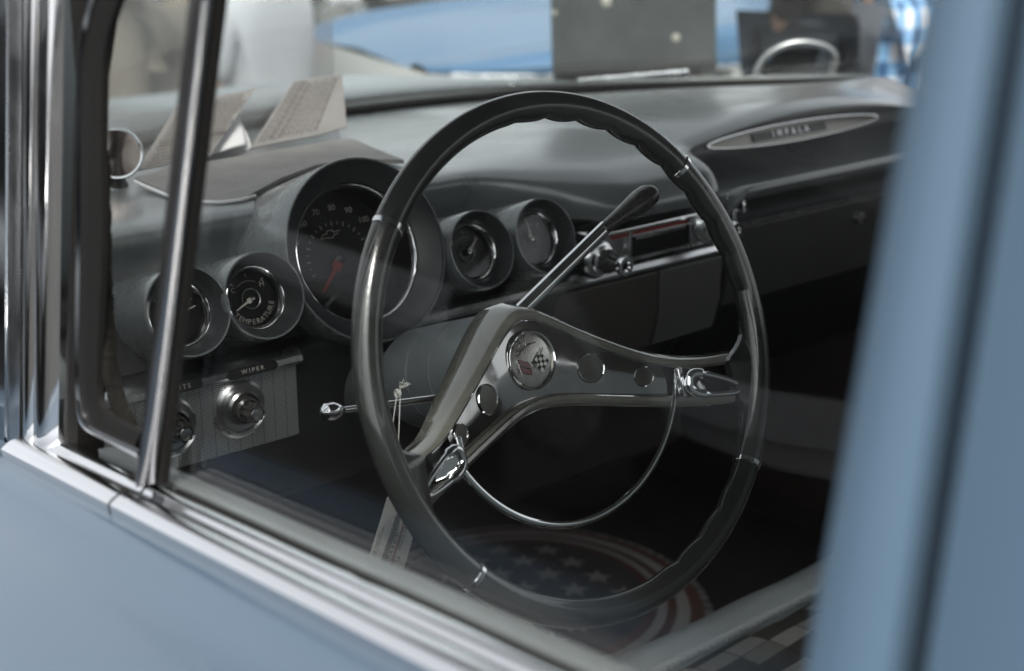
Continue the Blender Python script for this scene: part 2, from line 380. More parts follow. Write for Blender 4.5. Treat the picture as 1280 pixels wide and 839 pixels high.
# fuzzy windlace cord inside the front pillar
pts = [onx(x, y, -.755) for x, y in path([(126, 190), (127, 260), (128, 330), (131, 400), (136, 450), (147, 500), (164, 545)], 14)]
rr = [.0055+.0012*random.random() for _ in pts]
mb = MB(); mb.tube(pts, rr, n=14)
for _ in range(900):
    i = random.randrange(len(pts)-1); p = pts[i]+(pts[i+1]-pts[i])*random.random(); a = random.uniform(0, 6.28)
    d = V3(math.cos(a)*.3, math.sin(a), math.sin(a*3)*.4); d /= np.linalg.norm(d)
    b = p+d*.005; e = b+d*.0030+V3(0, 0, random.uniform(-.001, .001)); s_ = V3(0, 0, .0005)
    mb.add([b-s_, b+s_, e], [(0, 1, 2)])
mb.build('windlace', mat('brown_windlace_cloth', (.030, .026, .019), .95, var=.3, vscale=200), vent)

# front pillar and windshield frame: vertical bright columns
pil = strip3(-.78, edge([(-60, -60), (-60, 606)]), edge([(8, -60), (5, 606)]), .02, 'front_pillar', CHROME, car, bulge=.006)
strip3(-.775, edge([(9, -60), (5.5, 606)]), edge([(27, -60), (24, 606)]), .02, 'pillar_strip', CHROME_DULL, pil, bulge=.004)
strip3(-.768, edge([(25, -60), (24, 606)]), edge([(35, -60), (31, 606)]), .02, 'pillar_rubber', RUBBER, pil, bulge=.001)
strip3(-.790, edge([(35.5, -60), (32, 606)]), edge([(52, -60), (45, 606)]), .02, 'pillar_moulding', CHROME, pil, bulge=.0055)
strip3(-.787, edge([(52.5, -60), (46, 606)]), edge([(81, -60), (72, 606)]), .02, 'pillar_moulding', CHROME, pil, bulge=.009)
strip3(-.778, edge([(80, -60), (71, 606)]), edge([(120, -60), (112, 0), (98, 60), (97, 606)]), .02, 'pillar_rubber', RUBBER, pil, bulge=.003)
# body blanking plate ahead of the pillar (cowl side)
mb = MB(); mb.box((-.74, .37, 1.13), (.03, .10, .40)); 
# B-pillar: front door frame, dark gap, rear door frame
yb = [-330, -80, 0, 200, 400, 600, 839, 950]
def e2(x0, x1): return [(x0+(x1-x0)*y/839, y) for y in yb]
fr = strip3(-.80, e2(1156, 1006), e2(1244, 1112), .045, 'door_frame', BLUE_SATIN, door, bulge=.004)
strip3(-.762, e2(1163, 1013), e2(1173, 1023), .01, 'frame_channel', RUBBER, fr, bulge=.0)
cp = strip3(-.752, e2(1230, 1080), e2(1330, 1200), .06, 'centre_pillar', RUBBER, car)
strip3(-.80, e2(1290, 1158), e2(1700, 1560), .03, 'rear_door_frame', BLUE_SATIN, rear, bulge=.004)

# roof, back of cabin, floor, firewall, far door
mb = MB(); mb.box((0, -.62, 1.455), (1.50, 1.95, .05)); mb.build('roof', [BLUE], car, bevel=.02)
mb = MB(); mb.box((0, -.62, 1.412), (1.36, 1.85, .012)); mb.build('headliner', HEAD, car, smooth=False)
mb = MB(); mb.box((0, -1.72, .65), (1.6, .06, .75)); mb.build('rear_seat_back', VINYL, car, bevel=.02)
mb = MB(); mb.box((0, -.2, .20), (1.6, 3.0, .04)); mb.build('floor', CARPET, car, smooth=False)
mb = MB(); mb.box((0, 1.28, .47), (1.6, .03, .80)); mb.build('firewall', CARPET, car, smooth=False)
fd = MB(); fd.box((.80, -.2, .57), (.06, 2.6, .80)); fd = fd.build('passenger_door', mat('far_door_trim', (.085, .07, .066), .5, var=.15, vscale=5), car, bevel=.02)
mb = MB(); mb.box((.755, .15, .72), (.05, .40, .05)); mb.build('armrest', mat('armrest_vinyl', (.14, .125, .12), .45), fd, bevel=.018)
mb = MB(); mb.box((.80, -.60, 1.0), (.055, 2.0, .05)); mb.build('door_sill', CHROME_DULL, fd, bevel=.008)
mb = MB(); mb.tube([(.765, .30, .82), (.74, .30, .82), (.735, .27, .77), (.735, .25, .73)], .006); mb.tube([(.735, .25, .73), (.70, .25, .73)], .010); mb.build('window_crank', CHROME, fd)
for y in (.36, -.55):
    mb = MB(); mb.tube([(.80, y, 1.02), (.72, y-.06, 1.44)], .022); mb.build('far_pillar', DASH, fd)
hump = MB(); G = []
for i in range(20):
    y = -.1+1.4*i/19; G.append([(.02+.34*math.cos(a), y, .20+(.07+.06*i/19)*math.sin(a)) for a in [math.pi*k/16 for k in range(17)]])
hump.grid(G); hump.build('transmission_tunnel', CARPET, car)

# ---- windshield: curved glass, base moulding, wipers, cowl
def ws(x, z=0): # base curve
    u = abs(x)/.74; return V3(x, .95-.40*u**2.4, 1.022+.02*u*u+z)
mb = MB(); G = []
for i in range(41):
    x = -.74+1.48*i/40; b = ws(x); rake = .42-.30*(abs(x)/.74)**2
    G.append([b+V3(-x*.06*k/6*1.5, -rake*k/6, .395*k/6) for k in range(7)])
mb.grid(G); wsh = mb.build('windshield', WGLASS, car); sm = wsh.modifiers.new('t', 'SOLIDIFY'); sm.thickness = .005
mb = MB(); mb.tube([ws(-.74+1.48*i/60)+V3(0, .008, .002) for i in range(61)], .009, n=10, flat=.6); mb.build('base_moulding', SILL, wsh)
mb = MB(); mb.tube([ws(-.72+1.44*i/60)+V3(0, -.006, -.004) for i in range(61)], .006, n=10); mb.build('base_rubber', RUBBER, wsh)
def wiper(a, b, c):
    o = MB(); o.tube([a, (V3(*a)+V3(*b))/2+V3(0, 0, .006), b], .009, n=8, flat=.6); o = o.build('wiper', CHROME, wsh)
    m_ = MB(); d = V3(*c)-V3(*b); p = [V3(*b)-d*.9, V3(*b)-d*.4, V3(*b)+d*.3, V3(*c)]; m_.tube([q_+V3(0, 0, -.008) for q_ in p], .004, n=6, flat=.6); m_.build('wiper_blade', RUBBER, o)
    m_ = MB(); m_.tube([q_+V3(0, 0, .004) for q_ in p[0:3]], .0055, n=8); m_.build('blade_carrier', CHROME_DULL, o)
    m_ = MB(); m_.lathe([(0, .012), (.012, .010), (.016, 0), (.016, -.02)], V3(*a), XA, YA, ZA, n=20); m_.build('wiper_hub', CHROME, o)
def outside(px, py, gap):
    d = ray(px, py); best = None
    for k in np.arange(1.2, 3.2, .005):
        p = CAM+d*k
        if p[1] > ws(max(-.74, min(.74, p[0])))[1]+gap: return tuple(p)
    return tuple(p)
wiper(outside(862, 112, .05), outside(757, 102, .035), outside(640, 112, .03))
wiper(outside(640, 112, .05), outside(512, 133, .035), outside(395, 150, .03))
# dash top trim seen through glass: cowl outside
mb = MB(); G = []
for i in range(41):
    x = -.74+1.48*i/40; b = ws(x); G.append([b+V3(0, .012, -.002), V3(x*1.04, b[1]+.08, .995), V3(x*1.1, max(b[1]+.16, 1.12), .955)])
mb.grid(G); mb.build('cowl', BLUE, car)
mb = MB(); G = []
for i in range(15):
    y = .30+.84*i/14; u_ = min(1, max(.0, (.95-min(y, .94))/.40))**(1/2.4)
    G.append([(-.815, y, zb-.0085-.107*y), (-.78, y, 1.0-.03*(y > .9)), (-.74*max(.35, u_)-.005, max(y, .14), 1.018-.02*(i/14))])
mb.grid(G); o = mb.build('cowl_side', BLUE, car); q2 = o.modifiers.new('t', 'SOLIDIFY'); q2.thickness = .004
# bonnet
mb = MB(); G = []
for i in range(33):
    u = -1+2*i/32; x = .93*u; row = []
    for k in range(13):
        y = 1.13+1.25*k/12; z = .935-.10*(k/12)**1.2 + .018*math.exp(-(u/.16)**2) - .02*math.exp(-((abs(u)-.55)/.2)**2)+.012*(abs(u) > .8)*(abs(u)-.8)/.2
        row.append((x, y, z))
    row += [(x, 2.40, .84), (x, 2.42, .60)]; G.append(row)
mb.grid(G); bon = mb.build('bonnet', mat('bonnet_blue_with_sky_sheen', (.27, .30, .32), .3, coat=.4), car)  # paler than the body paint; sky reflection is put into this colour
mb = MB(); mb.box((-.93, 1.7, .62), (.06, 1.4, .36)); mb.build('wing_panel', BLUE, car, bevel=.02)
mb = MB(); mb.box((.95, 1.5, .60), (.06, 1.8, .40)); mb.build('wing_panel', BLUE, car, bevel=.02)
mb = MB(); mb.box((.93, -.4, .66), (.10, 3.0, .62)); mb.build('far_side_panel', BLUE, car, bevel=.04)
for (x, y) in ((-.92, 1.75), (.92, 1.75), (-.92, -1.35), (.92, -1.35)):
    m_ = MB(); m_.lathe([(.20, -.1), (.33, -.1), (.345, -.06), (.345, .06), (.33, .1), (.20, .1)], V3(x, y, .345), YA, ZA, XA, n=40)
    o = m_.build('wheel', RUBBER, car); m_ = MB(); m_.lathe([(0, .07), (.10, .08), (.16, .06), (.20, .09), (.205, -.09), (.16, -.06), (0, -.07)], V3(x, y, .345), YA, ZA, XA, n=32); m_.build('hubcap', CHROME, o)

# passenger-side outside mirror
KSAT_ = mat('weathered_mirror_metal', (.34, .34, .34), .3, 1)
P0 = onx(996, 90, .93); X1 = onx(1045, 90, .93)
def mp2(px, py): # plane through P0 facing the driver
    return onp(px, py, P0, (-.62, -.78, 0))
nrm = V3(-.62, -.78, 0)
ol = [mp2(*p) for p in path([(948, 112), (946, 92), (956, 72), (978, 58), (1003, 53), (1030, 58), (1043, 70), (1040, 92), (1032, 114), (990, 120), (948, 112)], 5)[:-1]]
mb = MB(); mb.tube(ol, .0065, n=10, closed=True); mir = mb.build('side_mirror', KSAT_, car)
mb = MB(); n_ = len(ol); mb.add(ol+[p-nrm*.012 for p in ol], [tuple(range(n_)), tuple(range(2*n_-1, n_-1, -1))]+[(i, (i+1) % n_, n_+(i+1) % n_, n_+i) for i in range(n_)])
mb.build('mirror_glass', mat('mirror_silver', (.5, .55, .6), .05, 1), mir, smooth=False)
pc = sum(ol)/len(ol)
mb = MB(); mb.tube([pc-nrm*.01+V3(0, 0, -.03), pc-nrm*.04+V3(0, 0, -.06), V3(pc[0]-.0, pc[1], .96)], .009, n=10); mb.build('mirror_stem', CHROME, mir)

# ================================================================== DASHBOARD
Apf = [(.90, 1.012), (.70, 1.030), (.52, 1.038), (.44, 1.040), (.408, 1.037), (.400, 1.027), (.405, 1.005), (.402, .985), (.387, .965), (.368, .948), (.335, .934), (.304, .9265), (.300, .920), (.302, .905), (.308, .85), (.36, .76), (.46, .70)]
Bpf = [(.90, 1.012), (.70, 1.030), (.50, 1.042), (.36, 1.040), (.305, 1.028), (.284, 1.010), (.279, .998), (.286, .988), (.306, .984), (.322, .980), (.326, .955), (.322, .934), (.312, .930), (.310, .922), (.322, .85), (.37, .76), (.46, .70)]
Cpf = [(.90, 1.020), (.70, 1.040), (.52, 1.050), (.42, 1.045), (.385, 1.043), (.371, 1.035), (.412, 1.034), (.428, 1.008), (.408, .995), (.365, .986), (.315, .991), (.285, 1.000), (.2765, .998), (.278, .988), (.31, .955), (.335, .87), (.42, .70)]
mb = MB(); G = []
N1 = 150
for i in range(N1+1):
    x = -.705+1.425*i/N1
    wA = 1-sst(-.205, -.055, x); wC = sst(.075, .125, x); wB = 1-wA-wC
    row = []
    P_ = []
    for k in range(17):
        wc = wC if 2 < k < 16 else wC
        y = wA*Apf[k][0]+wB*Bpf[k][0]+wC*Cpf[k][0]; z = wA*Apf[k][1]+wB*Bpf[k][1]+wC*Cpf[k][1]
        if k <= 1:
            b = ws(max(-.735, min(.735, x))); 
            if k == 0: y, z = b[1]-.015, b[2]-.008
            else: y = min(y, (b[1]+.42)/2+.05)
        # far end of the passenger side closes in an arch, near end too
        if k in (3, 4, 5): z += wC*(.017*max(-1.0, 1-((x-.36)/.21)**2)); 
        if k == 2: y = min(y, ws(max(-.735, min(.735, x)))[1]-.06) 
        if k == 3 and x > .55: y = min(y, .43)
        P_.append(V3(x, y, z))
    for k in range(16):
        p0, p1, p2, p3 = P_[max(k-1, 0)], P_[k], P_[k+1], P_[min(k+2, 16)]
        for t in (0, .25, .5, .75):
            row.append(.5*((2*p1)+(-p0+p2)*t+(2*p0-5*p1+4*p2-p3)*t*t+(-p0+3*p1-3*p2+p3)*t**3))
    row.append(P_[-1]); G.append(row)
mb.grid(G)
L_ = len(G[0])
for fi, f in enumerate(mb.f):
    x, y, z = np.mean([mb.v[i] for i in f], axis=0); k = (f[0] % L_)/4
    if (x < -.10 and k > 6.5) or (-.10 <= x <= .10 and k > 9) or (x > .10 and k > 13.2): mb.mi[fi] = 1  # black gauge face, with shade under the dash painted into lower rows
dash = mb.build('dashboard', [DASH, DASHB], car)
# bright edge strip under gauges, running the dash width
def xstrip(name, sec, x0, x1, m, parent, n=2, bevel=0, endr=0):
    mb = MB(); G = []
    for i in range(n):
        x = x0+(x1-x0)*i/(n-1); G.append([(x, y, z) for y, z in sec])
    mb.grid(G, False, True); L = len(sec); mb.f.append(tuple(range(L))); mb.f.append(tuple(range((n-1)*L, n*L))); mb.mi += [0, 0]
    return mb.build(name, m, parent, bevel=bevel)
# ---- left control panel
cpn = xstrip('control_panel', [(.2955, .915), (.2955, .845), (.305, .84), (.31, .915)], -.70, -.487, RIB, dash)
xstrip('panel_moulding', [(.300, .9155), (.292, .9150), (.289, .919), (.290, .924), (.296, .9285), (.304, .929)], -.70, -.483, CHROME_DULL, dash)
def pill(cx, cz, L, H, y, m, parent, name, tx):
    ol = []
    for k in range(24):
        a = 2*math.pi*k/24; ol.append((cx+(L/2-H/2)*(1 if math.cos(a) > 0 else -1)+H/2*math.cos(a), cz+H/2*math.sin(a)))
    X_, Y_, Z_ = XA, V3(0, .30, .954), V3(0, -.954, .30)
    mb = plate([(p[0]-cx, p[1]-cz) for p in ol], .002, V3(cx, y, cz), X_, Y_, Z_); o = mb.build(name, m, parent)
    text(tx, .0058, V3(cx, y, cz)+Z_*.0004, X_, Y_, WHITE, o, 'lettering')
pw_ = ony(316, 459, .288); pl_ = ony(226, 483, .288)
pill(pw_[0], .9215, .052, .0095, .2885, BLACK, cpn, 'label_plate', 'W I P E R')
pill(pl_[0]-.004, .9215, .052, .0095, .2885, BLACK, cpn, 'label_plate', 'L I G H T S')
KSAT = mat('satin_knob_metal', (.45, .46, .46), .28, 1)
def knob(px, py, parent, sc=1):
    P = ony(px, py, .2955)
    mb = MB(); mb.lathe([(0, .0), (.0245*sc, .0), (.0245*sc, .002), (.022*sc, .004), (.017*sc, .003), (.0165*sc, .008), (.0145*sc, .010), (.0135*sc, .008), (.0125*sc, .004)], P, XA, ZA, -YA, n=48)
    k = mb.build('control_knob', KSAT, parent)
    mb = MB(); mb.lathe([(.0125*sc, .003), (.0115*sc, .014), (.0095*sc, .016)], P, XA, ZA, -YA, n=32)
    mb.build('knob_collar', KNOB, k)
    mb = MB(); G = []
    for r_, h in [(.0065, .014), (.0085, .016), (.0088, .026), (.0078, .029), (.0062, .0295)]:
        G.append([P+(-YA)*h*sc+sc*r_*(1+.10*math.cos(8*a))*(math.cos(a)*XA+math.sin(a)*ZA) for a in [2*math.pi*i/64 for i in range(64)]])
    mb.grid(G, False, True); mb.build('knob_grip', KNOB, k)
    mb = MB(); mb.lathe([(0, .031), (.003, .0312), (.0055, .0305), (.0062, .029), (.006, .026)], P, XA, ZA, -YA, n=28); mb.build('knob_cap', CHROME_DULL, k)
    mb = MB(); mb.lathe([(.027*sc, .0005), (.0285*sc, .0025), (.026*sc, .0035), (.0235*sc, .002)], P+V3(0, 0, -.002), XA, ZA, -YA, n=40, a0=R(185), a1=R(330)); mb.build('dished_escutcheon', CHROME_DULL, k)
knob(300, 507, cpn); knob(212, 531, cpn)

# ---- gauges
TG = R(20); NG = V3(0, -math.cos(TG), math.sin(TG)); VG = np.cross(NG, XA)
if VG[2] < 0: VG = -VG
def gauge(name, Cn, r, rb, db, dd, back, tp=1.06):
    """hood mouth centre Cn, mouth radius r, bezel radius rb at depth db, dial at depth dd"""
    n = 72; th = .0022
    mb = MB(); O = V3(*Cn)
    mb.lathe([(r*tp, -back), (r*(1+tp)/2, -back*.5), (r*1.0, -.003), (r-.0006, 0), (r-th, -.0004)], O, XA, VG, NG, n=n)
    hood = mb.build(name, HOODM, dash)
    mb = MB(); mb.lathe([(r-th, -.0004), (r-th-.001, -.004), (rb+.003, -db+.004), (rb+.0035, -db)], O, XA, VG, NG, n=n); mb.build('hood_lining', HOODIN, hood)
    mb = MB(); mb.lathe([(rb+.004, -db-.001), (rb+.0035, -db+.002), (rb+.0015, -db+.003), (rb, -db+.0015), (rb-.001, -db-.003)], O, XA, VG, NG, n=n); mb.build('bezel', CHROME, hood)
    mb = MB(); mb.lathe([(rb-.0005, -db-.002), (rb, -dd), (0, -dd)], O, XA, VG, NG, n=n); dial = mb.build('dial', BLACK, hood)
    mb = plate(circ(rb-.0012, 48), .0015, O-NG*(db-.0005), XA, VG, NG); mb.build('dial_glass', DGLASS, hood, smooth=False)
    return hood, O-NG*(dd-.0006)
def g_text(hood, O, s, ang, rad, size, m=WHITE, rot=None):
    """text placed radially; rot 'in' reads along the arc at the bottom"""
    a = R(ang); p = O+rad*(math.cos(a)*XA+math.sin(a)*VG)
    if rot is None: X_, Y_ = XA, VG
    else:
        b = a+R(90) if rot == 'b' else a-R(90)
        X_ = math.cos(b)*XA+math.sin(b)*VG; Y_ = np.cross(NG, X_)
    return text_mesh(s, size, p, X_, Y_)
def needle(hood, O, ang, L, w, m, hubr, tail=0):
    a = R(ang); d = math.cos(a)*XA+math.sin(a)*VG; e = np.cross(NG, d)
    mb = plate([(-tail, -w*.5), (L*.25, -w*.8), (L*.3, -w*.3), (L, -w*.12), (L, w*.12), (L*.3, w*.3), (L*.25, w*.8), (-tail, w*.5)], .0008, O+NG*.004, d, e, NG)
    mb.build('needle', m, hood)
    mb = MB(); mb.lathe([(0, .0065), (hubr*.6, .006), (hubr, .004), (hubr, .001)], O, XA, VG, NG, n=24); mb.build('needle_hub', CHROME_DULL if m is not RED else BLACK, hood)
def arc_text(mb, word, O, rad, a0, step, size, flip=True):
    for i, ch in enumerate(word):
        if ch == ' ': continue
        vs, fs = g_text(None, O, ch, a0+step*i, rad, size, rot='b' if flip else 't'); mb.add(vs, fs)
def ticks(mb, O, r0, r1, angs, w=.0006):
    for ang in angs:
        a = R(ang); d = math.cos(a)*XA+math.sin(a)*VG; e = np.cross(NG, d)
        p, q = O+d*r0, O+d*r1; mb.add([p-e*w, q-e*w, q+e*w, p+e*w], [(0, 1, 2, 3)])
# speedometer
sp, O = gauge('speedometer', (-.398, .300, 1.008), .0895, .0655, .022, .055, .12, .97)
mb = MB()
for s_, an in (('10', 210), ('20', 192), ('30', 174), ('40', 166-12), ('50', 145), ('60', 129), ('70', 107), ('80', 85), ('90', 63), ('100', 41), ('110', 12), ('120', -10)):
    if s_ in ('10', '30', '50'): continue
    vs, fs = g_text(None, O, s_, an, .0500, .0085); mb.add(vs, fs)
ticks(mb, O, .0335, .0365, [222-11*k for k in range(23)], .0004); ticks(mb, O, .0325, .0370, [222-22*k for k in range(12)], .0006)
mb.build('numerals', WHITE, sp, smooth=False, recalc=False)
# outline badge on the dial
bt = [(-1, -.32), (-1, .02), (-.42, .02), (-.42, .34), (.52, .34), (.62, .10), (1.0, .10), (1.0, -.22), (.42, -.22), (.42, -.5), (-.52, -.5), (-.62, -.32)]
bt = [(-1, -.5), (-.62, .02), (-.30, .02), (-.18, .40), (.30, .40), (.42, .12), (1.05, .28), (.72, -.16), (.42, -.20), (.26, -.52), (-.22, -.52), (-.36, -.40)]
Ob = O+.0255*(math.cos(R(101))*XA+math.sin(R(101))*VG)+NG*.0006
mb = MB(); mb.tube([Ob+XA*.0118*x+VG*.0078*y for x, y in bt], .00040, n=6, closed=True); mb.build('badge', mat('badge_cream', (.55, .53, .46), .5), sp)
needle(sp, O, 226, .050, .007, RED, .0055, tail=.004)
mb = MB(); mb.box(O-VG*.034+NG*.0006, (.022, .0045, .0005), (XA, VG, NG)); mb.build('odometer_window', HOODIN, sp, smooth=False)
mb = MB(); vs, fs = text_mesh('48213', .005, O-VG*.034+NG*.001, XA, VG); mb.add(vs, fs); mb.build('odometer_figures', WHITE, sp, smooth=False, recalc=False)
# small gauges
def small(name, x, letters, nang, arcw=None):
    pq = V3(x, .300, .985)-CAM; pq = CAM+pq*((.286-CAM[1])/pq[1]); h, O = gauge(name, tuple(pq), .0405, .0272, .020, .0285, .11)
    mb = MB()
    for s_, an, rd, sz in letters:
        vs, fs = g_text(None, O, s_, an, rd, sz); mb.add(vs, fs)
    if arcw: arc_text(mb, *arcw)
    ticks(mb, O, .0205, .0235, (45, 90, 135), .0005)
    # fine arc line
    G = [[O+r_*(math.cos(a)*XA+math.sin(a)*VG) for r_ in (.0165, .0169)] for a in [R(60+70*k/12) for k in range(13)]]; mb.grid(G)
    mb.build('markings', WHITE, h, smooth=False, recalc=False)
    mb = MB(); mb.lathe([(.0085, .0008), (.0098, .0016), (.0092, .0026)], O, XA, VG, NG, n=32); mb.build('centre_ring', HOODM, h)
    needle(h, O, nang, .020, .0032, mat('needle_ivory_'+name, (.5, .49, .45), .4), .0028, tail=.002)
    return h, O
h, O = small('temperature_gauge', -.513, [('H', 38, .0185, .0075), ('C', 146, .0185, .0065)], 204)
mb = MB(); arc_text(mb, 'TEMPERATURE', O, .0213, 215, 12.6, .0068); mb.build('lettering', WHITE, h, smooth=False, recalc=False)
h, O = small('oil_gauge', -.590, [], 12)
mb = MB(); arc_text(mb, 'OIL', O, .0195, 62, -17, .0075, flip=False); mb.build('lettering', WHITE, h, smooth=False, recalc=False)
h, O = small('fuel_gauge', -.258, [('F', 40, .019, .006), ('E', 140, .019, .006)], 42)
h, O = small('battery_gauge', -.1715, [('C', 40, .019, .006), ('D', 140, .019, .006)], 95)
# black face behind the gauges
mb = MB(); mb.add([(-.70, .3225, .9285), (-.13, .3225, .9285), (-.13, .368, .985), (-.70, .368, .985)], [(0, 1, 2, 3)]); 
o = mb.build('gauge_face', DASHB, dash, smooth=False)
sm = o.modifiers.new('t', 'SOLIDIFY'); sm.thickness = .01
# dash left end cap ring


# ---- centre strip right of column
xstrip('lower_moulding', [(.3085, .918), (.299, .920), (.297, .924), (.300, .929), (.3085, .931)], -.35, .118, CHROME_DULL, dash)
ash = xstrip('speaker_panel', [(.3045, .914), (.3045, .86), (.3155, .82), (.322, .82), (.322, .914)], -.235, .006, mat('bronze_ribbed', (.07, .06, .055), .45, .3), dash, bevel=.002)
xstrip('ash_drawer', [(.3045, .914), (.3045, .86), (.3155, .82), (.322, .82), (.322, .914)], .010, .116, mat('grey_drawer_paint', (.085, .085, .08), .4, coat=.2), dash, bevel=.002)
# ---- radio
ry = .300
rp = [ony(*p, ry) for p in ((737, 302), (905, 262), (935, 318), (745, 368))]
x0r, x1r, z0r, z1r = -.112, .110, .9335, .978
mb = MB(); mb.box(((x0r+x1r)/2, .312, (z0r+z1r)/2), (x1r-x0r, .022, z1r-z0r)); radio = mb.build('radio', CHROME_DULL, dash, bevel=.004)
mb = MB(); mb.box(((x0r+x1r)/2+.0, .298, z1r-.004), (x1r-x0r-.03, .012, .006)); mb.build('radio_top_rail', CHROME, radio, bevel=.002)
mb = MB(); mb.box((-.015, .2998, z1r-.0105), (.12, .002, .005)); mb.build('red_reflection', mat('painted_red_reflection', (.25, .03, .03), .3, coat=.5), radio, smooth=False)  # red reflection on the radio's top strip, painted as a thin bar
mb = MB(); mb.box((.0, .3005, .9515), (.092, .004, .024)); mb.build('radio_dial', BLACK, radio, smooth=False)
mb = MB(); mb.box((.0, .2975, .9615), (.080, .002, .003)); mb.build('dial_bar', CHROME_DULL, radio, smooth=False)
for i in (-1, 1):
    mb = MB(); mb.box((.0+i*.049, .2985, .955), (.004, .006, .040)); mb.build('radio_divider', CHROME, radio, bevel=.001)
def rknob(x, z, parent, long=True):
    P = V3(x, .30, z)
    mb = MB(); mb.lathe([(0, 0), (.021, 0), (.022, .004), (.019, .008), (.016, .009), (.0155, .014), (.011, .016)], P, XA, ZA, -YA, n=40); k = mb.build('radio_knob', CHROME_DULL, parent)
    mb = MB(); G = []
    for r_, h in ((.011, .012), (.013, .016), (.013, .022), (.010, .024), (.008, .036), (.008, .042)):
        G.append([P-YA*h+r_*(1+.05*math.cos(14*a))*(math.cos(a)*XA+math.sin(a)*ZA) for a in [2*math.pi*i/56 for i in range(56)]])
    mb.grid(G, False, True); mb.build('knob_shaft', KNOB, k)
    mb = MB(); mb.lathe([(.0045, .044), (.006, .047), (.0105, .047), (.0115, .043), (.0105, .040), (.006, .040)], P, XA, ZA, -YA, n=32); mb.build('knob_ring', CHROME, k)
rknob(-.098, .948, radio); rknob(.080, .958, radio)
# ---- passenger side: clock-trim ellipse, glovebox
cc, cr = ony(884, 190, .398), ony(1096, 152, .398)
mid = (cc+cr)/2; L2 = abs(cr[0]-cc[0])/2
Zp = V3(0, -.90, .436); Yp = V3(0, .436, .90)
def lens(L, H, n=60): return [(L*math.cos(a), H*math.sin(a)*(1-.15*math.cos(a)**2)) for a in [2*math.pi*k/n for k in range(n)]]
Om = V3(mid[0]-.002, .3975, 1.0235)
tr = plate(lens(L2, .0125), .006, Om, XA, Yp, Zp).build('name_plate', mat('brushed_champagne', (.20, .195, .18), .35, 1), dash, bevel=.001)
mb = MB(); mb.tube([Om+Zp*.001+x*XA+y*Yp for x, y in lens(L2, .0125)], .0013, n=8, closed=True); mb.build('plate_rim', CHROME, tr)
mb = MB(); mb.box(Om+Zp*.001-XA*.015, (.150, .0112, .002), (XA, Yp, Zp)); mb.build('letter_window', BLACK, tr, smooth=False)
text('I  M  P  A  L  A', .0120, Om+Zp*.0025-XA*.015, XA, Yp, mat('silver_letters', (.75, .75, .75), .3, 1), tr, ext=.0006)
gb = xstrip('glovebox_door', [(.300, .945), (.3005, .94), (.322, .84), (.335, .84), (.312, .945)], .138, .62, mat('glovebox_dark', (.042, .041, .040), .5, var=.12), dash, bevel=.003)
xstrip('door_edge', [(.2985, .9462), (.2985, .9475), (.311, .9475), (.311, .9462)], .136, .62, CHROME_DULL, gb)
mb = MB(); mb.lathe([(0, .008), (.007, .007), (.008, 0)], V3(.38, .305, .92), XA, ZA, -YA, n=20); mb.build('glovebox_lock', CHROME_DULL, gb)
mb = MB(); mb.box((.1265, .302, .945), (.008, .012, .05)); mb.build('bright_divider', CHROME_DULL, dash, bevel=.002)
mb = MB(); mb.tube([(.112, .30, .985), (.128, .288, .982), (.130, .287, .968)], .005, n=10); mb.build('corner_trim', CHROME, dash)

# ================================================================== STEERING WHEEL
W = V3(-.40, 0, .98); TW = R(20)
NW = V3(0, -math.cos(TW), math.sin(TW)); AW = XA; VW = V3(0, math.sin(TW), math.cos(TW))
def wp(a, v, h): return W+a*AW+v*VW+h*NW
RM, RT = .2038, .0113
def notch(deg):
    d = (deg+180) % 360-180
    if 22 < d < 86: k = 1
    elif -6 < d <= 22: k = (d+6)/28
    elif 86 <= d < 100: k = (100-d)/14
    elif -86 < d < -44: k = min(1, (d+86)/8, (-44-d)/6)
    else: k = 0
    return k
G = []; NS = 1080
for i in range(NS):
    deg = 360*i/NS; t = R(deg); row = []
    k = notch(deg)
    for j in range(24):
        f = 2*math.pi*j/24 # f=0 outward, pi inward, pi/2 front
        r1 = RT*(1.0+.04*math.cos(2*f)); h1 = RT*.98
        dr, dh = r1*math.cos(f), h1*math.sin(f)
        wgt = max(0, math.cos(f-R(205)))**1.5
        up_ = (deg+180) % 360-180 > -20; bmp = k*wgt*((.0034 if up_ else .0020)*(abs(math.cos(R(deg)*18))**.8)-(.0018 if up_ else .0010))
        row.append(wp((RM+dr*(1)-bmp*1.0)*math.cos(t), (RM+dr-bmp)*math.sin(t), dh))
    G.append(row)
mb = MB(); mb.grid(G, True, True); whl = mb.build('steering_wheel', WHEELM, car, recalc=True)
for deg in (41.2, -39.6, 140.2, -138.6):
    t0 = R(deg); mb = MB(); G = []
    for dd in (-.75, -.55, 0, .55, .75):
        rr_ = RT*(1.0 if abs(dd) > .7 else 1.10)
        t = t0+R(dd); G.append([wp((RM+rr_*math.cos(f))*math.cos(t), (RM+rr_*math.cos(f))*math.sin(t), rr_*math.sin(f)) for f in [2*math.pi*j/28 for j in range(28)]])
    mb.grid(G, False, True); mb.build('rim_ring', CHROME, whl)
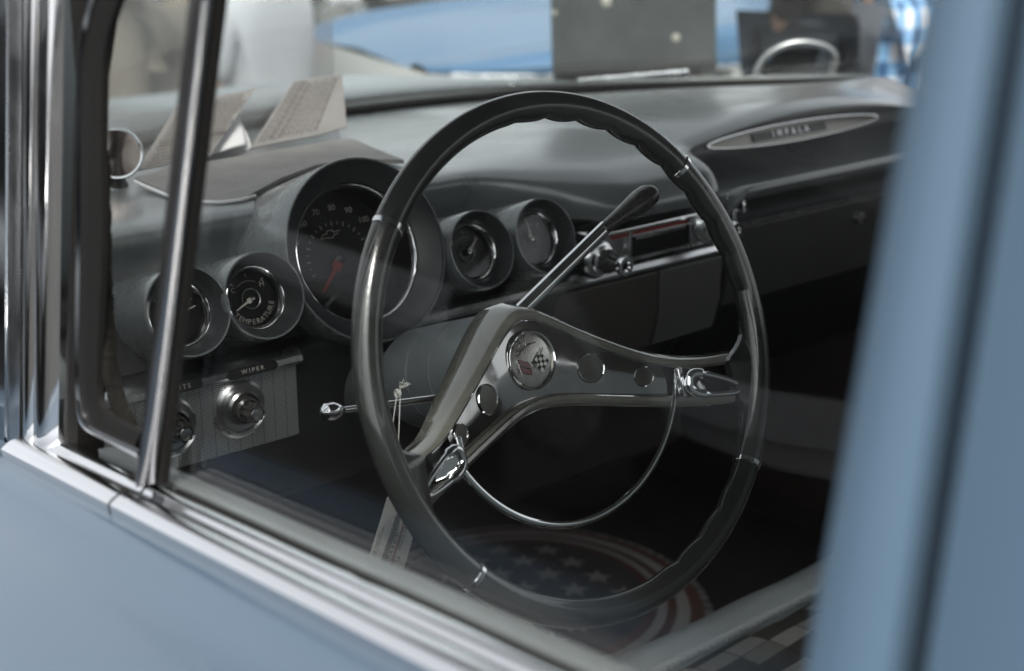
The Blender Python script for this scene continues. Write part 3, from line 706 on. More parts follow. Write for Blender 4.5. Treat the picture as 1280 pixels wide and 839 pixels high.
# spoke shell: outer V, recessed face
ka = [0, .012, .03, .05, .066, .1, .124, .15, .178, .195]
vT_ = [.0485, .0455, .0335, .0190, .0080, -.0135, -.0265, -.0345, -.0365, -.0365]
vTi_ = [.0375, .0350, .0240, .0095, -.0015, -.0225, -.0350, -.0420, -.0450, -.0450]
vBi_ = [-.0290, -.0295, -.0330, -.0385, -.0430, -.0525, -.0590, -.0650, -.0700, -.0700]
h0_ = [-.062, -.0615, -.0590, -.0545, -.0500, -.0400, -.0300, -.0165, -.0040, -.0035]
def smo(xs, ys, x):
    x = abs(x); s_ = 0; w_ = 0
    for d in (-.012, -.006, 0, .006, .012):
        s_ += interp(abs(x+d), xs, ys); w_ += 1
    return s_/w_
def prof_at(a):
    vT, vTi, vBi, h0 = (smo(ka, q, a) for q in (vT_, vTi_, vBi_, h0_)); u = min(1, abs(a)/.178)
    D = .016+.042*(1-u*u)
    vB = vBi-.0105
    return vT, vTi, vBi, vB, h0, D
NA = 121; GT, GB, GP = [], [], []
for i in range(NA):
    a = -.189+.378*i/(NA-1); vT, vTi, vBi, vB, h0, D = prof_at(a)
    fl = .004*(1-min(1, abs(a)/.178))
    GT.append([wp(a, v, h) for v, h in [(vTi-.004, h0-D), (vT-.004, h0-D), (vT+.003+fl, h0-D*.8), (vT+.0035+fl, h0-D*.45), (vT+.0028, h0-.014), (vT+.001, h0-.006), (vT-.003, h0-.001), ((vT+vTi)/2-.001, h0+.0003), (vTi+.0015, h0-.0008), (vTi+.0002, h0-.003), (vTi-.0002, h0-.0085)]])
    GB.append([wp(a, v, h) for v, h in [(vBi+.0002, h0-.0085), (vBi-.0003, h0-.003), (vBi-.0015, h0-.0008), ((vBi+vB)/2, h0-.0002), (vB+.0015, h0-.0025), (vB, h0-.007), (vB+.0005, h0-.014), (vB+.004, h0-D)]])
    GP.append([wp(a, vTi+(vBi-vTi)*k/8+(.0004 if k == 0 else -.0004 if k == 8 else 0), h0-.0075+.0012*math.sin(math.pi*k/8)) for k in range(9)])
mb = MB(); mb.grid(GT); mb.grid(GB); 
# rear cover
mb.grid([[GT[i][0], GB[i][-1]] for i in range(NA)])
shell = mb.build('spoke', SHELLM, whl)
# panel stops short of the arm ends (lever bays)
sel = [r_ for r_, i in zip(GP, range(NA)) if abs(-.189+.378*i/(NA-1)) < .122]
mb = MB(); mb.grid(sel); mb.build('spoke_panel', PANELM, whl)
for s_ in (-1, 1):
    sel = [r_ for r_, i in zip(GP, range(NA)) if s_*(-.189+.378*i/(NA-1)) > .118]
    mb = MB(); mb.grid([[p-NW*.006 for p in r_] for r_ in sel]); mb.build('lever_bay', BLACK, whl)
# bright bead along the recess
mb = MB(); mb.tube([r_[9] for r_ in GT[12:-12]], .0006, n=6); mb.tube([r_[2]+NW*.0004 for r_ in GB[12:-12]], .0007, n=6); mb.tube([r_[5]+NW*.0002 for r_ in GB[12:-12]], .0005, n=6); mb.build('recess_bead', CHROME, whl)
# webs where the arms flow into the rim
for s_ in (-1, 1):
    G = []
    for i in range(25):
        u = i/24; ang = -3+(-35+3)*u; t = R(ang)
        po = V3((RM-.002)*math.cos(t), (RM-.002)*math.sin(t))
        # inner target: concave fillet towards the arm
        kq = math.sin(math.pi*u)**.8
        c0 = V3((RM-RT*.7)*math.cos(t), (RM-RT*.7)*math.sin(t))
        vv = -.0365+(-.0815+.0365)*sst(.18, .80, u)
        tgt = V3(.166+.006*u, vv)
        e = sst(.06, .30, u)*(1-sst(.72, .95, u))
        pi_ = c0*(1-e)+tgt*e
        row = []
        for j in range(9):
            q_ = j/8; p = po*(1-q_)+pi_*q_; th = .0085-.0015*math.sin(math.pi*q_)
            th = (.0025+.0055*e)*(1-.7*q_**2); row.append((p, -.0035-.003*q_+th, -.0035-.006*q_-th))
        G.append(row)
    mb = MB()
    F = [[wp(s_*p[0], p[1], h1) for p, h1, h2 in r_]+[wp(s_*r_[-1][0][0], r_[-1][0][1], (r_[-1][1]+r_[-1][2])/2)-0*NW]+[wp(s_*p[0], p[1], h2) for p, h1, h2 in reversed(r_)] for r_ in G]
    mb.grid(F); mb.build('spoke_end', WHEELM, whl)
# emblem
def panel_h(a, v):
    vT, vTi, vBi, vB, h0, D = prof_at(a); return h0-.0075+.0012*math.sin(math.pi*max(0, min(1, (v-vTi)/(vBi-vTi))))
hE = panel_h(0, 0)+.0012
OE = wp(0, .0025, hE)
mb = MB(); mb.lathe([(0, .0012), (.020, .0010), (.0225, .0004), (.0232, .0022), (.0245, .0026), (.0255, .0015), (.0258, -.002)], OE, AW, VW, NW, n=64); emb = mb.build('emblem', mat('emblem_grey_metal', (.50, .49, .46), .28, 1, rvar=.05, vscale=60), whl)
mb = MB(); mb.lathe([(.0232, .0024), (.0245, .0032), (.0256, .0020), (.0258, .0)], OE, AW, VW, NW, n=64); mb.build('emblem_ring', CHROME, emb)
def er(x, y, h=.0018): return OE+x*AW+y*VW+h*NW
# crossed flags: chequered flag to the right, red flag to the left
d1, e1 = V3(.77, .64), V3(-.64, .77)
mk, wt = MB(), MB(); s_ = .0031
for i in range(4):
    for j in range(4):
        c = V3(.0085, -.0035)+d1*(i-1.5)*s_*1.0+e1*(j-1.5)*s_*1.05
        q_ = [c+d1*a*s_/2+e1*b*s_/2 for a, b in ((-1, -1), (1, -1), (1, 1), (-1, 1))]
        (mk if (i+j) % 2 else wt).add([er(p[0], p[1], .0021+.0002*math.sin(i)) for p in q_], [(0, 1, 2, 3)])
mk.build('flag_check_dark', BLACK, emb, smooth=False); wt.build('flag_check_light', mat('flag_silver', (.62, .62, .58), .4), emb, smooth=False)
fl = [(-.0155, .0015), (-.0130, .0028), (-.0100, .0010), (-.0055, -.0005), (-.0035, -.0030), (-.0028, -.0090), (-.0040, -.0125), (-.0085, -.0110), (-.0120, -.0095), (-.0160, -.0085), (-.0148, -.0035)]
plate(fl, .0008, OE+NW*.0024, AW, VW, NW).build('red_flag', CRED, emb, smooth=False)
mb = MB(); mb.tube([er(.0135, .0075, .0024), er(.0005, -.0075, .0026)], .0005, n=6); mb.tube([er(-.0170, .0030, .0024), er(-.0150, -.0100, .0026)], .0004, n=6); mb.tube([er(-.0155, -.0015, .003), er(-.010, -.0045, .003), er(-.0048, -.0070, .003)], .0004, n=6)
mb.build('flag_staff', CHROME_DULL, emb)
mb = MB()
for pts_ in ([(-.0135, .0085), (-.0115, .0078), (-.0100, .0090), (-.0070, .0100), (-.0040, .0125), (-.0015, .0128)], [(-.0135, .0085), (-.0125, .0120), (-.0105, .0150), (-.0140, .0165)], [(-.0040, .0125), (-.0028, .0158)], [(-.0015, .0128), (.0035, .0137), (.0065, .0135)], [(-.0120, .0078), (-.0145, .0055)], [(-.0105, .0150), (-.0075, .0160)]):
    mb.tube([er(x, y, .0026) for x, y in pts_], .0006, n=6)
mb.build('leaping_antelope', CHROME, emb)
# round openings with bright rings
for a, v, r_ in ((.056, -.0175, .0128), (-.060, -.0185, .0128), (.1015, -.0365, .0090), (-.1030, -.0375, .0090)):
    h = panel_h(a, v)+.0006; s1 = (panel_h(a+.01, v)-panel_h(a-.01, v))/.02
    A2 = AW+s1*NW; A2 /= np.linalg.norm(A2); N2 = NW-s1*AW; N2 /= np.linalg.norm(N2); O2 = wp(a, v, h)
    mb = MB(); mb.lathe([(r_*.90, -.004), (r_*.92, .0006), (r_*.98, .0012), (r_*1.03, .0002)], O2, A2, VW, N2, n=40); k = mb.build('horn_port', CHROME, whl)
    mb = MB(); mb.lathe([(0, .0006), (r_*.93, .0002)], O2, A2, VW, N2, n=40); mb.build('port_disc', mat('port_disc_grey', (.10, .10, .09), .25, .6), k)
# horn ring and its two lever ends
hh = -.033
mb = MB(); pts = [wp(.1335*math.cos(R(a)), .1355*math.sin(R(a)), hh-.002+.004*abs(math.cos(R(a)))) for a in np.linspace(-154, -17.5, 60)]
mb.tube(pts, .0021, n=10, flat=1.5); horn = mb.build('horn_ring', CHROME, whl)
mb = MB(); mb.tube([p+NW*.0018+(p-W)*.012 for p in pts[18:46]], .0009, n=6); mb.build('ring_inlay', KNOB, horn)
for s_ in (-1, 1):
    hl = -.017
    lo = path([(.128, -.0455), (.1265, -.0540), (.1330, -.0610), (.1480, -.0655), (.1690, -.0690), (.1735, -.0650), (.1700, -.0600), (.1560, -.0520), (.1420, -.0455), (.1330, -.0430), (.128, -.0455)], 6)[:-1]
    mb = MB(); mb.tube([wp(s_*x, y, hl+.012*(x-.128)/.045) for x, y in lo], [.0042 if x < .142 else .0026 for x, y in lo], n=12, closed=True)
    k = mb.build('horn_lever', CHROME, whl)
    # shallow cup filling the head of the lever
    mb = MB(); mb.add([wp(s_*x, y, hl+.0005-(.006 if x > .14 else 0)) for x, y in [(.1275, -.046), (.1275, -.055), (.134, -.0605), (.150, -.0645), (.150, -.0495), (.142, -.0462), (.134, -.044)]], [tuple(range(7))]); o = mb.build('lever_cup', CHROME, k, smooth=False)
    sm = o.modifiers.new('t', 'SOLIDIFY'); sm.thickness = .002
    mb = MB(); mb.box(wp(s_*.1225, -.0485, hl-.006), (.0055, .026, .006), (AW, VW, NW)); mb.build('lever_post', CHROME, k, bevel=.0012)

# ================================================================== COLUMN, LEVERS
mb = MB(); mb.lathe([(.030, -.085), (.046, -.095), (.0475, -.105), (.0475, -.150), (.0465, -.1505), (.0465, -.152), (.0475, -.1525), (.0475, -.185), (.0462, -.1855), (.0462, -.1875), (.0472, -.188), (.047, -.225), (.044, -.235), (.036, -.24), (.030, -.25), (.030, -.62)], W, AW, VW, NW, n=64)
col = mb.build('steering_column', COLM, car)
# turn signal stalk towards the door
b = W-NW*.120+V3(-.034, -.012, -.012); e = ony(424, 513, b[1]-.012)
mb = MB(); mb.tube([b+(e-b)*t for t in (0, .25, .5, .8, 1)], [.0036, .0034, .0031, .0028, .0026], n=12); ts = mb.build('turn_signal_stalk', CHROME_DULL, car)
d = (e-b)/np.linalg.norm(e-b)
mb = MB(); mb.tube([e-d*.004, e+d*.002, e+d*.008, e+d*.014, e+d*.0175], [.003, .0062, .0078, .0066, .002], n=20); mb.build('stalk_knob', CHROME, ts)
# gear selector
b = V3(-.4035, .094, .982); e = ony(757, 284, .094); k2 = ony(818, 238, .090)
mb = MB(); mb.tube([b, e], [.0068, .0062], n=24); gs = mb.build('gear_lever', CHROME, car)
d = (k2-e)/np.linalg.norm(k2-e); L = np.linalg.norm(k2-e)
mb = MB(); mb.tube([e-d*.004, e, e+d*L*.25, e+d*L*.5, e+d*L*.72, e+d*L*.88, e+d*L*.97, e+d*L], [.0070, .0078, .0098, .0125, .0150, .0142, .0095, .003], n=24, flat=.72)
mb.build('gear_knob', KNOB, gs)
# pedals and under-dash
mb = MB(); mb.box((.12, .62, .64), (.34, .22, .16)); hb = mb.build('heater_box', mat('heater_grey', (.06, .052, .05), .6, var=.2), car, bevel=.015)
for x_ in (.02, .10, .18):
    mb = MB(); mb.tube([(x_, .42, .84), (x_+.01, .46, .76), (x_+.05, .52, .70), (x_+.03, .56, .66)], .0035, n=8); mb.build('control_cable', KNOB, hb)
mb = MB(); mb.box((.765, .62, .52), (.02, .5, .5)); mb.build('kick_panel', mat('kick_panel_vinyl', (.10, .075, .068), .6, var=.2), car, bevel=.004)
mb = MB(); mb.box((-.42, .78, .42), (.10, .02, .06)); mb.tube([(-.42, .79, .42), (-.42, .95, .75)], .008); mb.build('brake_pedal', KNOB, car, bevel=.004)

# ================================================================== FRONT SEAT
Yz = [(.185, .38), (.205, .44), (.200, .50), (.178, .535), (.150, .551), (.125, .554), (.108, .552), (.104, .549), (.100, .551), (.05, .560), (-.15, .562), (-.42, .545), (-.46, .50), (-.46, .30), (.15, .30)]
def seat_part(i0, i1, name, m, parent, dz=0):
    P_ = [V3(0, *p) for p in Yz]; row = []
    for k in range(i0, i1):
        p0, p1, p2, p3 = P_[max(k-1, 0)], P_[k], P_[k+1], P_[min(k+2, len(P_)-1)]
        for t in np.arange(0, 1, .125): row.append(.5*((2*p1)+(-p0+p2)*t+(2*p0-5*p1+4*p2-p3)*t*t+(-p0+3*p1-3*p2+p3)*t**3))
    row.append(P_[i1]); G = []
    for i in range(61):
        x = -.68+1.36*i/60; rnd = 1-max(0, (abs(x)-.60)/.08)**2*.35
        G.append([V3(x, p[1]*(1 if p[1] < 0 else 1-.05*(1-rnd)), .30+(p[2]-.30)*rnd+dz+.0012*math.sin(x*37+p[1]*40)) for p in row])
    mb = MB(); mb.grid(G); return mb.build(name, m, parent)
seat = seat_part(0, 7, 'front_seat', VINYL, car)
seat_part(8, 14, 'seat_insert', WEAVE, seat)
pts1, pts2 = [], []
for i in range(700):
    x = -.66+1.32*i/699; a = x*2*math.pi/.0190
    pts1.append(V3(x, .104+.0030*math.cos(a), .5600+.0022*math.sin(a))); pts2.append(V3(x, .104-.0030*math.cos(a), .5600-.0022*math.sin(a)))
mb = MB(); mb.tube(pts1, .0030, n=8); mb.tube(pts2, .0030, n=8); mb.build('braided_piping', mat('piping_grey', (.62, .66, .66), .45), seat)
mb = MB(); mb.box((0, -.52, .80), (1.34, .14, .60)); mb.build('seat_backrest', VINYL, seat, bevel=.05)

# ================================================================== FLAG-PRINTED ROUND MAT on the tunnel
fm = Vector(onz(655, 762, .335))
star_pts = []
def flagmat():
    m = mat('flag_print', (.05, .05, .06), .9, bump=.3, bscale=300); n = m.node_tree.nodes; l = m.node_tree.links; p = n['Principled BSDF']
    tc = n.new('ShaderNodeTexCoord'); ln = n.new('ShaderNodeVectorMath'); ln.operation = 'LENGTH'
    mp = n.new('ShaderNodeMapping'); mp.inputs['Scale'].default_value = (1, 1, 0); l.new(tc.outputs['Object'], mp.inputs[0]); l.new(mp.outputs[0], ln.inputs[0])
    r = n.new('ShaderNodeValToRGB'); r.color_ramp.interpolation = 'CONSTANT'; cr_ = r.color_ramp
    cols = [(0, (.065, .060, .062)), (.160, (.14, .058, .048)), (.174, (.44, .42, .39)), (.187, (.14, .058, .048)), (.199, (.50, .48, .45)), (.217, (.17, .075, .055)), (.235, (.38, .34, .33))]
    mr = n.new('ShaderNodeMath'); mr.operation = 'MULTIPLY'; mr.inputs[1].default_value = 2.5; l.new(ln.outputs['Value'], mr.inputs[0]); l.new(mr.outputs[0], r.inputs[0])
    cr_.elements[0].position = 0; cr_.elements[0].color = (*cols[0][1], 1); cr_.elements[1].position = cols[1][0]*2.5; cr_.elements[1].color = (*cols[1][1], 1)
    for q_, c in cols[2:]:
        e_ = cr_.elements.new(q_*2.5); e_.color = (*c, 1)
    l.new(r.outputs[0], p.inputs['Base Color']); return m
rootf = tag(empty('floor_mat', fm), 'round mat printed with stars and red and white rings, in front of the seat', 'mat')
def dome(r_): return .03*(1-(r_/.26)**2)
mb = MB(); mb.lathe([(0, dome(0))]+[(r_, dome(r_)) for r_ in np.linspace(.02, .247, 24)]+[(.250, -.004), (.247, -.012)], V3(0, 0, 0), XA, YA, ZA, n=96); mb.build('printed_cloth', flagmat(), rootf); rootf.scale = (1.1, 1.1, 1.1)
mb = MB(); cu, cv = math.cos(-PSI), math.sin(-PSI)
for i in range(-4, 5):
    for j in range(-4, 5):
        x = (i+.5*(j % 2))*.066; y = j*.042
        if math.hypot(x, y) > .138: continue
        X_, Y_ = x*cu-y*cv, x*cv+y*cu
        ps = []
        for k in range(10):
            a = math.pi/2+math.pi*k/5-PSI; rr_ = .022 if k % 2 == 0 else .009; px, py = X_+rr_*math.cos(a), Y_+rr_*math.sin(a)
            ps.append((px, py, dome(math.hypot(px, py))+.0012))
        mb.add(ps+[(X_, Y_, dome(math.hypot(X_, Y_))+.0012)], [(k, (k+1) % 10, 10) for k in range(10)])
mb.build('star_print', mat('star_print_white', (.40, .365, .34), .9), rootf, smooth=False)
mb = MB()
for i, ch in enumerate('RIDE WITH PRIDE AMERICAN CLASSIC '*2):
    a = -math.pi/2-.02+(i-32)*.078; rr_ = .2435
    if ch == ' ': continue
    X_ = V3(-math.sin(a), math.cos(a), 0); Y_ = -V3(math.cos(a), math.sin(a), 0)
    vs, fs = text_mesh(ch, .019, V3(rr_*math.cos(a), rr_*math.sin(a), dome(rr_)+.0015), X_, Y_); mb.add(vs, fs)
mb.build('ring_lettering', mat('lettering_dark', (.03, .02, .02), .8), rootf, smooth=False, recalc=False)

# ================================================================== HANG TAG on the stalk
tg = tag(empty('hang_tag', tuple(ony(497, 492, .085))), 'white printed card tag hanging by a string from the turn signal stalk', 'tag')
TL = V3(*tg.location)
def tq(px, py): return onp(px, py, TL+V3(0, -.01, 0), (-.35, -1, .0))-TL
c4 = [tq(516, 673), tq(503, 716), tq(456, 707), tq(488, 618), ]
topc = tq(497, 600)
ex = c4[1]-c4[0]
quad = [tq(452, 728), tq(484, 622), tq(491, 618), tq(516, 673), tq(498, 734)]
mb = MB(); mb.add(quad, [tuple(range(5))]); card = mb.build('card', mat('tag_card', (.30, .30, .285), .6), tg, smooth=False); sm = card.modifiers.new('t', 'SOLIDIFY'); sm.thickness = .0006
def band(f0, f1, m, nm, off=.0006):
    # bands parallel to the long left edge, across the card
    a0, a1 = tq(488, 622), tq(452, 728); b0, b1 = tq(534, 622), tq(498, 734); nn = V3(-.33, -.944, 0)*off
    mb = MB(); mb.add([a0+(b0-a0)*f0+nn, a1+(b1-a1)*f0+nn, a1+(b1-a1)*f1+nn, (a0+(b0-a0)*f1)+(a1-a0)*max(0, (f1-.12))*1.0+nn], [(0, 1, 2, 3)]); return mb.build(nm, m, card, smooth=False)
band(.30, .55, mat('tag_dark_band', (.07, .07, .065), .6), 'dark_band'); band(.56, .66, mat('tag_red_band', (.17, .09, .08), .6), 'red_band')
xt = tq(473, 700)-tq(492, 640); xt /= np.linalg.norm(xt); yt = tq(530, 622)-tq(490, 622); yt -= xt*np.dot(xt, yt); yt /= np.linalg.norm(yt)
for s_, px, py, sz, mm in (('Precision  Tuning', 499, 684, .0075, INK), ('VINTAGE & SPORTS', 490, 684, .0050, WHITE), ('Want One?', 484, 655, .0045, WHITE), ('Please Call Now', 488, 660, .0045, WHITE), ('open every day 9 to 5', 474, 676, .0030, INK), ('parts  service  tyres', 470, 680, .0026, INK)):
    p = tq(px, py)+V3(-.33, -.944, 0)*.0012
    text(s_, sz, p, xt, yt, mm, card, ext=.00005, shear=.3 if 'Prec' in s_ else 0)
mb = MB(); t0 = V3(0, 0, .003)
mb.tube([V3(.0, .0, .004), tq(491, 530), tq(494, 572), tq(492, 618)], .0005, n=6); mb.tube([V3(.003, 0, .004), tq(499, 530), tq(497, 572), tq(493, 619)], .0005, n=6)
mb.lathe([(.0034, -.0015), (.0040, 0), (.0034, .0015)], V3(0, .0, .0), V3(0, 1, 0), ZA, XA, n=16)
for k in range(5):
    a = k*1.3; mb.tube([V3(.002, 0, .004), V3(.004+.004*math.cos(a), -.002, .008+.004*math.sin(a)), V3(.008+.003*math.cos(a*2), -.003, .006)], .0004, n=5)
mb.build('string', mat('white_string', (.6, .6, .57), .8), tg)

# ================================================================== PAPERS on the dash top
def sheet(name, pix, base, normal, label, m, th=.0012, lines=None, cat='paper'):
    P = [onp(px, py, base, normal) for px, py in pix]; c = sum(P)/len(P)
    root = tag(empty(name, tuple(c)), label, cat)
    mb = MB(); mb.add([p-c for p in P], [tuple(range(len(P)))]); o = mb.build('sheet', m, root, smooth=False)
    sm = o.modifiers.new('t', 'SOLIDIFY'); sm.thickness = th
    return root, c, o
nS = V3(.10, -.80, .60)
def printed(col, ink, ax, scale):
    m = mat('printed_sheet', col, .8); n = m.node_tree.nodes; l = m.node_tree.links; p = n['Principled BSDF']
    tc = n.new('ShaderNodeTexCoord'); mp = n.new('ShaderNodeMapping'); mp.inputs['Rotation'].default_value = ax; mp.inputs['Scale'].default_value = scale
    l.new(tc.outputs['Object'], mp.inputs[0]); t = n.new('ShaderNodeTexNoise'); t.inputs['Scale'].default_value = 1; t.inputs['Detail'].default_value = 3; l.new(mp.outputs[0], t.inputs['Vector'])
    r = n.new('ShaderNodeValToRGB'); r.color_ramp.elements[0].position = .40; r.color_ramp.elements[1].position = .56; r.color_ramp.elements[0].color = (*ink, 1); r.color_ramp.elements[1].color = (*col, 1)
    l.new(t.outputs['Fac'], r.inputs[0]); l.new(r.outputs[0], p.inputs['Base Color']); return m
CARD = mat('grey_brown_card', (.23, .22, .212), .8, var=.10, vscale=20); FAINT = mat('faded_print', (.13, .115, .105), .8)
def prints(root, c, base, normal, A_, B_, D_, C_, rows, seed, th):
    """rows of short printed dashes in the sheet plane; A->B runs along the lines, A->D across them"""
    rnd = random.Random(seed); nn = V3(*normal)/np.linalg.norm(normal); mb = MB()
    a, b, d, e = [onp(*q_, base, normal) for q_ in (A_, B_, D_, C_)]
    for i in range(rows):
        v0 = .06+.88*i/rows; u = .05+rnd.random()*.05; end = rnd.uniform(.86, .95); hgt = .45*.88/rows*(1.6 if rnd.random() < .12 else 1)
        while u < end:
            du = rnd.uniform(.02, .09); q_ = []
            for uu, vv in ((u, v0), (min(u+du, .97), v0), (min(u+du, .97), v0+hgt), (u, v0+hgt)):
                p = (a*(1-uu)+b*uu)*(1-vv)+(d*(1-uu)+e*uu)*vv; q_.append(p-c+nn*(th/2+.0006))
            mb.add(q_, [(0, 1, 2, 3)]); u += du+rnd.uniform(.008, .02)
    mb.build('print', FAINT, root, smooth=False, recalc=False)
q_ = [(171, 213), (223, 130), (320, 110), (262, 195)]
rt_, c_, o_ = sheet('display_card', q_, (-.49, .62, 1.043), nS, 'printed card leaning in the windshield corner, cut off by the bright window post', CARD, .003)
prints(rt_, c_, (-.49, .62, 1.043), nS, q_[0], q_[3], q_[1], q_[2], 16, 3, .006)
q_ = [(311, 187), (366, 103), (426, 94), (398, 170)]
rt_, c_, o_ = sheet('display_card', [(311, 187), (366, 103), (426, 94), (432, 160), (398, 170)], (-.36, .66, 1.043), nS, 'printed card leaning on the windshield between the window post and the wheel rim', CARD, .003)
prints(rt_, c_, (-.36, .66, 1.043), nS, q_[0], q_[1], q_[3], q_[2], 13, 5, .006)
# flat leaflet
LP = [onz(px, py, 1.046) for px, py in [(168, 222), (186, 230), (211, 240), (243, 247), (274, 248), (300, 245), (318, 240), (352, 222), (395, 206), (440, 198), (505, 200), (470, 186), (440, 173), (400, 178), (340, 188), (253, 203)]]
c = sum(LP)/len(LP); lf = tag(empty('leaflet', tuple(c)), 'large brown leaflet lying flat on the dash top above the speedometer', 'leaflet')
mb = MB(); mb.add([p-c+V3(0, 0, -.004 if i in (3, 4, 5) else 0) for i, p in enumerate(LP)], [tuple(range(len(LP)))]); o = mb.build('sheet', [mat('leaflet_print', (.22, .21, .20), .6, var=.16, vscale=22)], lf, smooth=False)
sm = o.modifiers.new('t', 'SOLIDIFY'); sm.thickness = .0045
mb = MB(); mb.tube([p-c+V3(0, -.001, -.004) for p in LP[0:7]], .0022, n=6); mb.build('page_edges', PAPEREDGE, lf)
# clear sleeve leaning upright in the corner
sl, c, o = sheet('clear_sleeve', [(150, 205), (80, 40), (120, -120), (410, -120), (420, 130), (426, 178)], (-.45, .70, 1.043), V3(.05, -.85, .52), 'large clear plastic sleeve leaning upright on the windshield behind the two printed cards', SLEEVE, .002, cat='plastic sleeve')
cp_ = [onp(px, py, (-.47, .655, 1.043), nS) for px, py in ((256, 200), (292, 148), (314, 186))]
cb = tag(empty('curled_paper', tuple(cp_[0])), 'white curled sheet of paper standing between the two printed cards', 'paper')
a_, b_, c_ = cp_; ax_ = b_-(a_+c_)/2; sd_ = (c_-a_)/2; nn_ = np.cross(ax_, sd_); nn_ /= np.linalg.norm(nn_)
mb = MB(); G = []
for i in range(15):
    t_ = i/14; G.append([ (a_+c_)/2+ax_*t_*.96 + sd_*(1-.75*t_**1.3)*math.cos(u_) + nn_*np.linalg.norm(sd_)*.5*(1-.75*t_**1.3)*math.sin(u_) - a_ for u_ in np.linspace(0, math.pi*1.7, 24)])
mb.grid(G); o = mb.build('curled_sheet', PAPEREDGE, cb); sm = o.modifiers.new('t', 'SOLIDIFY'); sm.thickness = .0006
# round chrome mirror at the left dash end
pm = onp(146, 192, (-.50, .60, 1.04), (-.3, -.95, 0)); Z_ = V3(-.45, -.86, .2); Z_ /= np.linalg.norm(Z_); X_ = np.cross(ZA, Z_); X_ /= np.linalg.norm(X_); Y_ = np.cross(Z_, X_)
rm = tag(empty('round_mirror', tuple(pm)), 'small round chrome rimmed mirror standing at the left end of the dash top', 'mirror')
mb = MB(); mb.lathe([(.0245, -.008), (.027, -.004), (.0275, 0), (.026, .0025), (.024, .001)], V3(0, 0, 0), X_, Y_, Z_, n=40); mb.build('rim', CHROME, rm)
mb = MB(); mb.lathe([(0, .002), (.012, .0012), (.0245, 0)], V3(0, 0, 0), X_, Y_, Z_, n=40); mb.build('mirror_face', mat('mirror_brown', (.16, .14, .13), .12, 1), rm)
mb = MB(); mb.lathe([(.0245, -.008), (.018, -.014), (0, -.016)], V3(0, 0, 0), X_, Y_, Z_, n=40); mb.build('back_shell', CHROME_DULL, rm)
mb = MB(); mb.tube([V3(0, .004, -.024), V3(0, .006, -.034)], [.006, .012], n=16); mb.build('foot', RUBBER, rm)

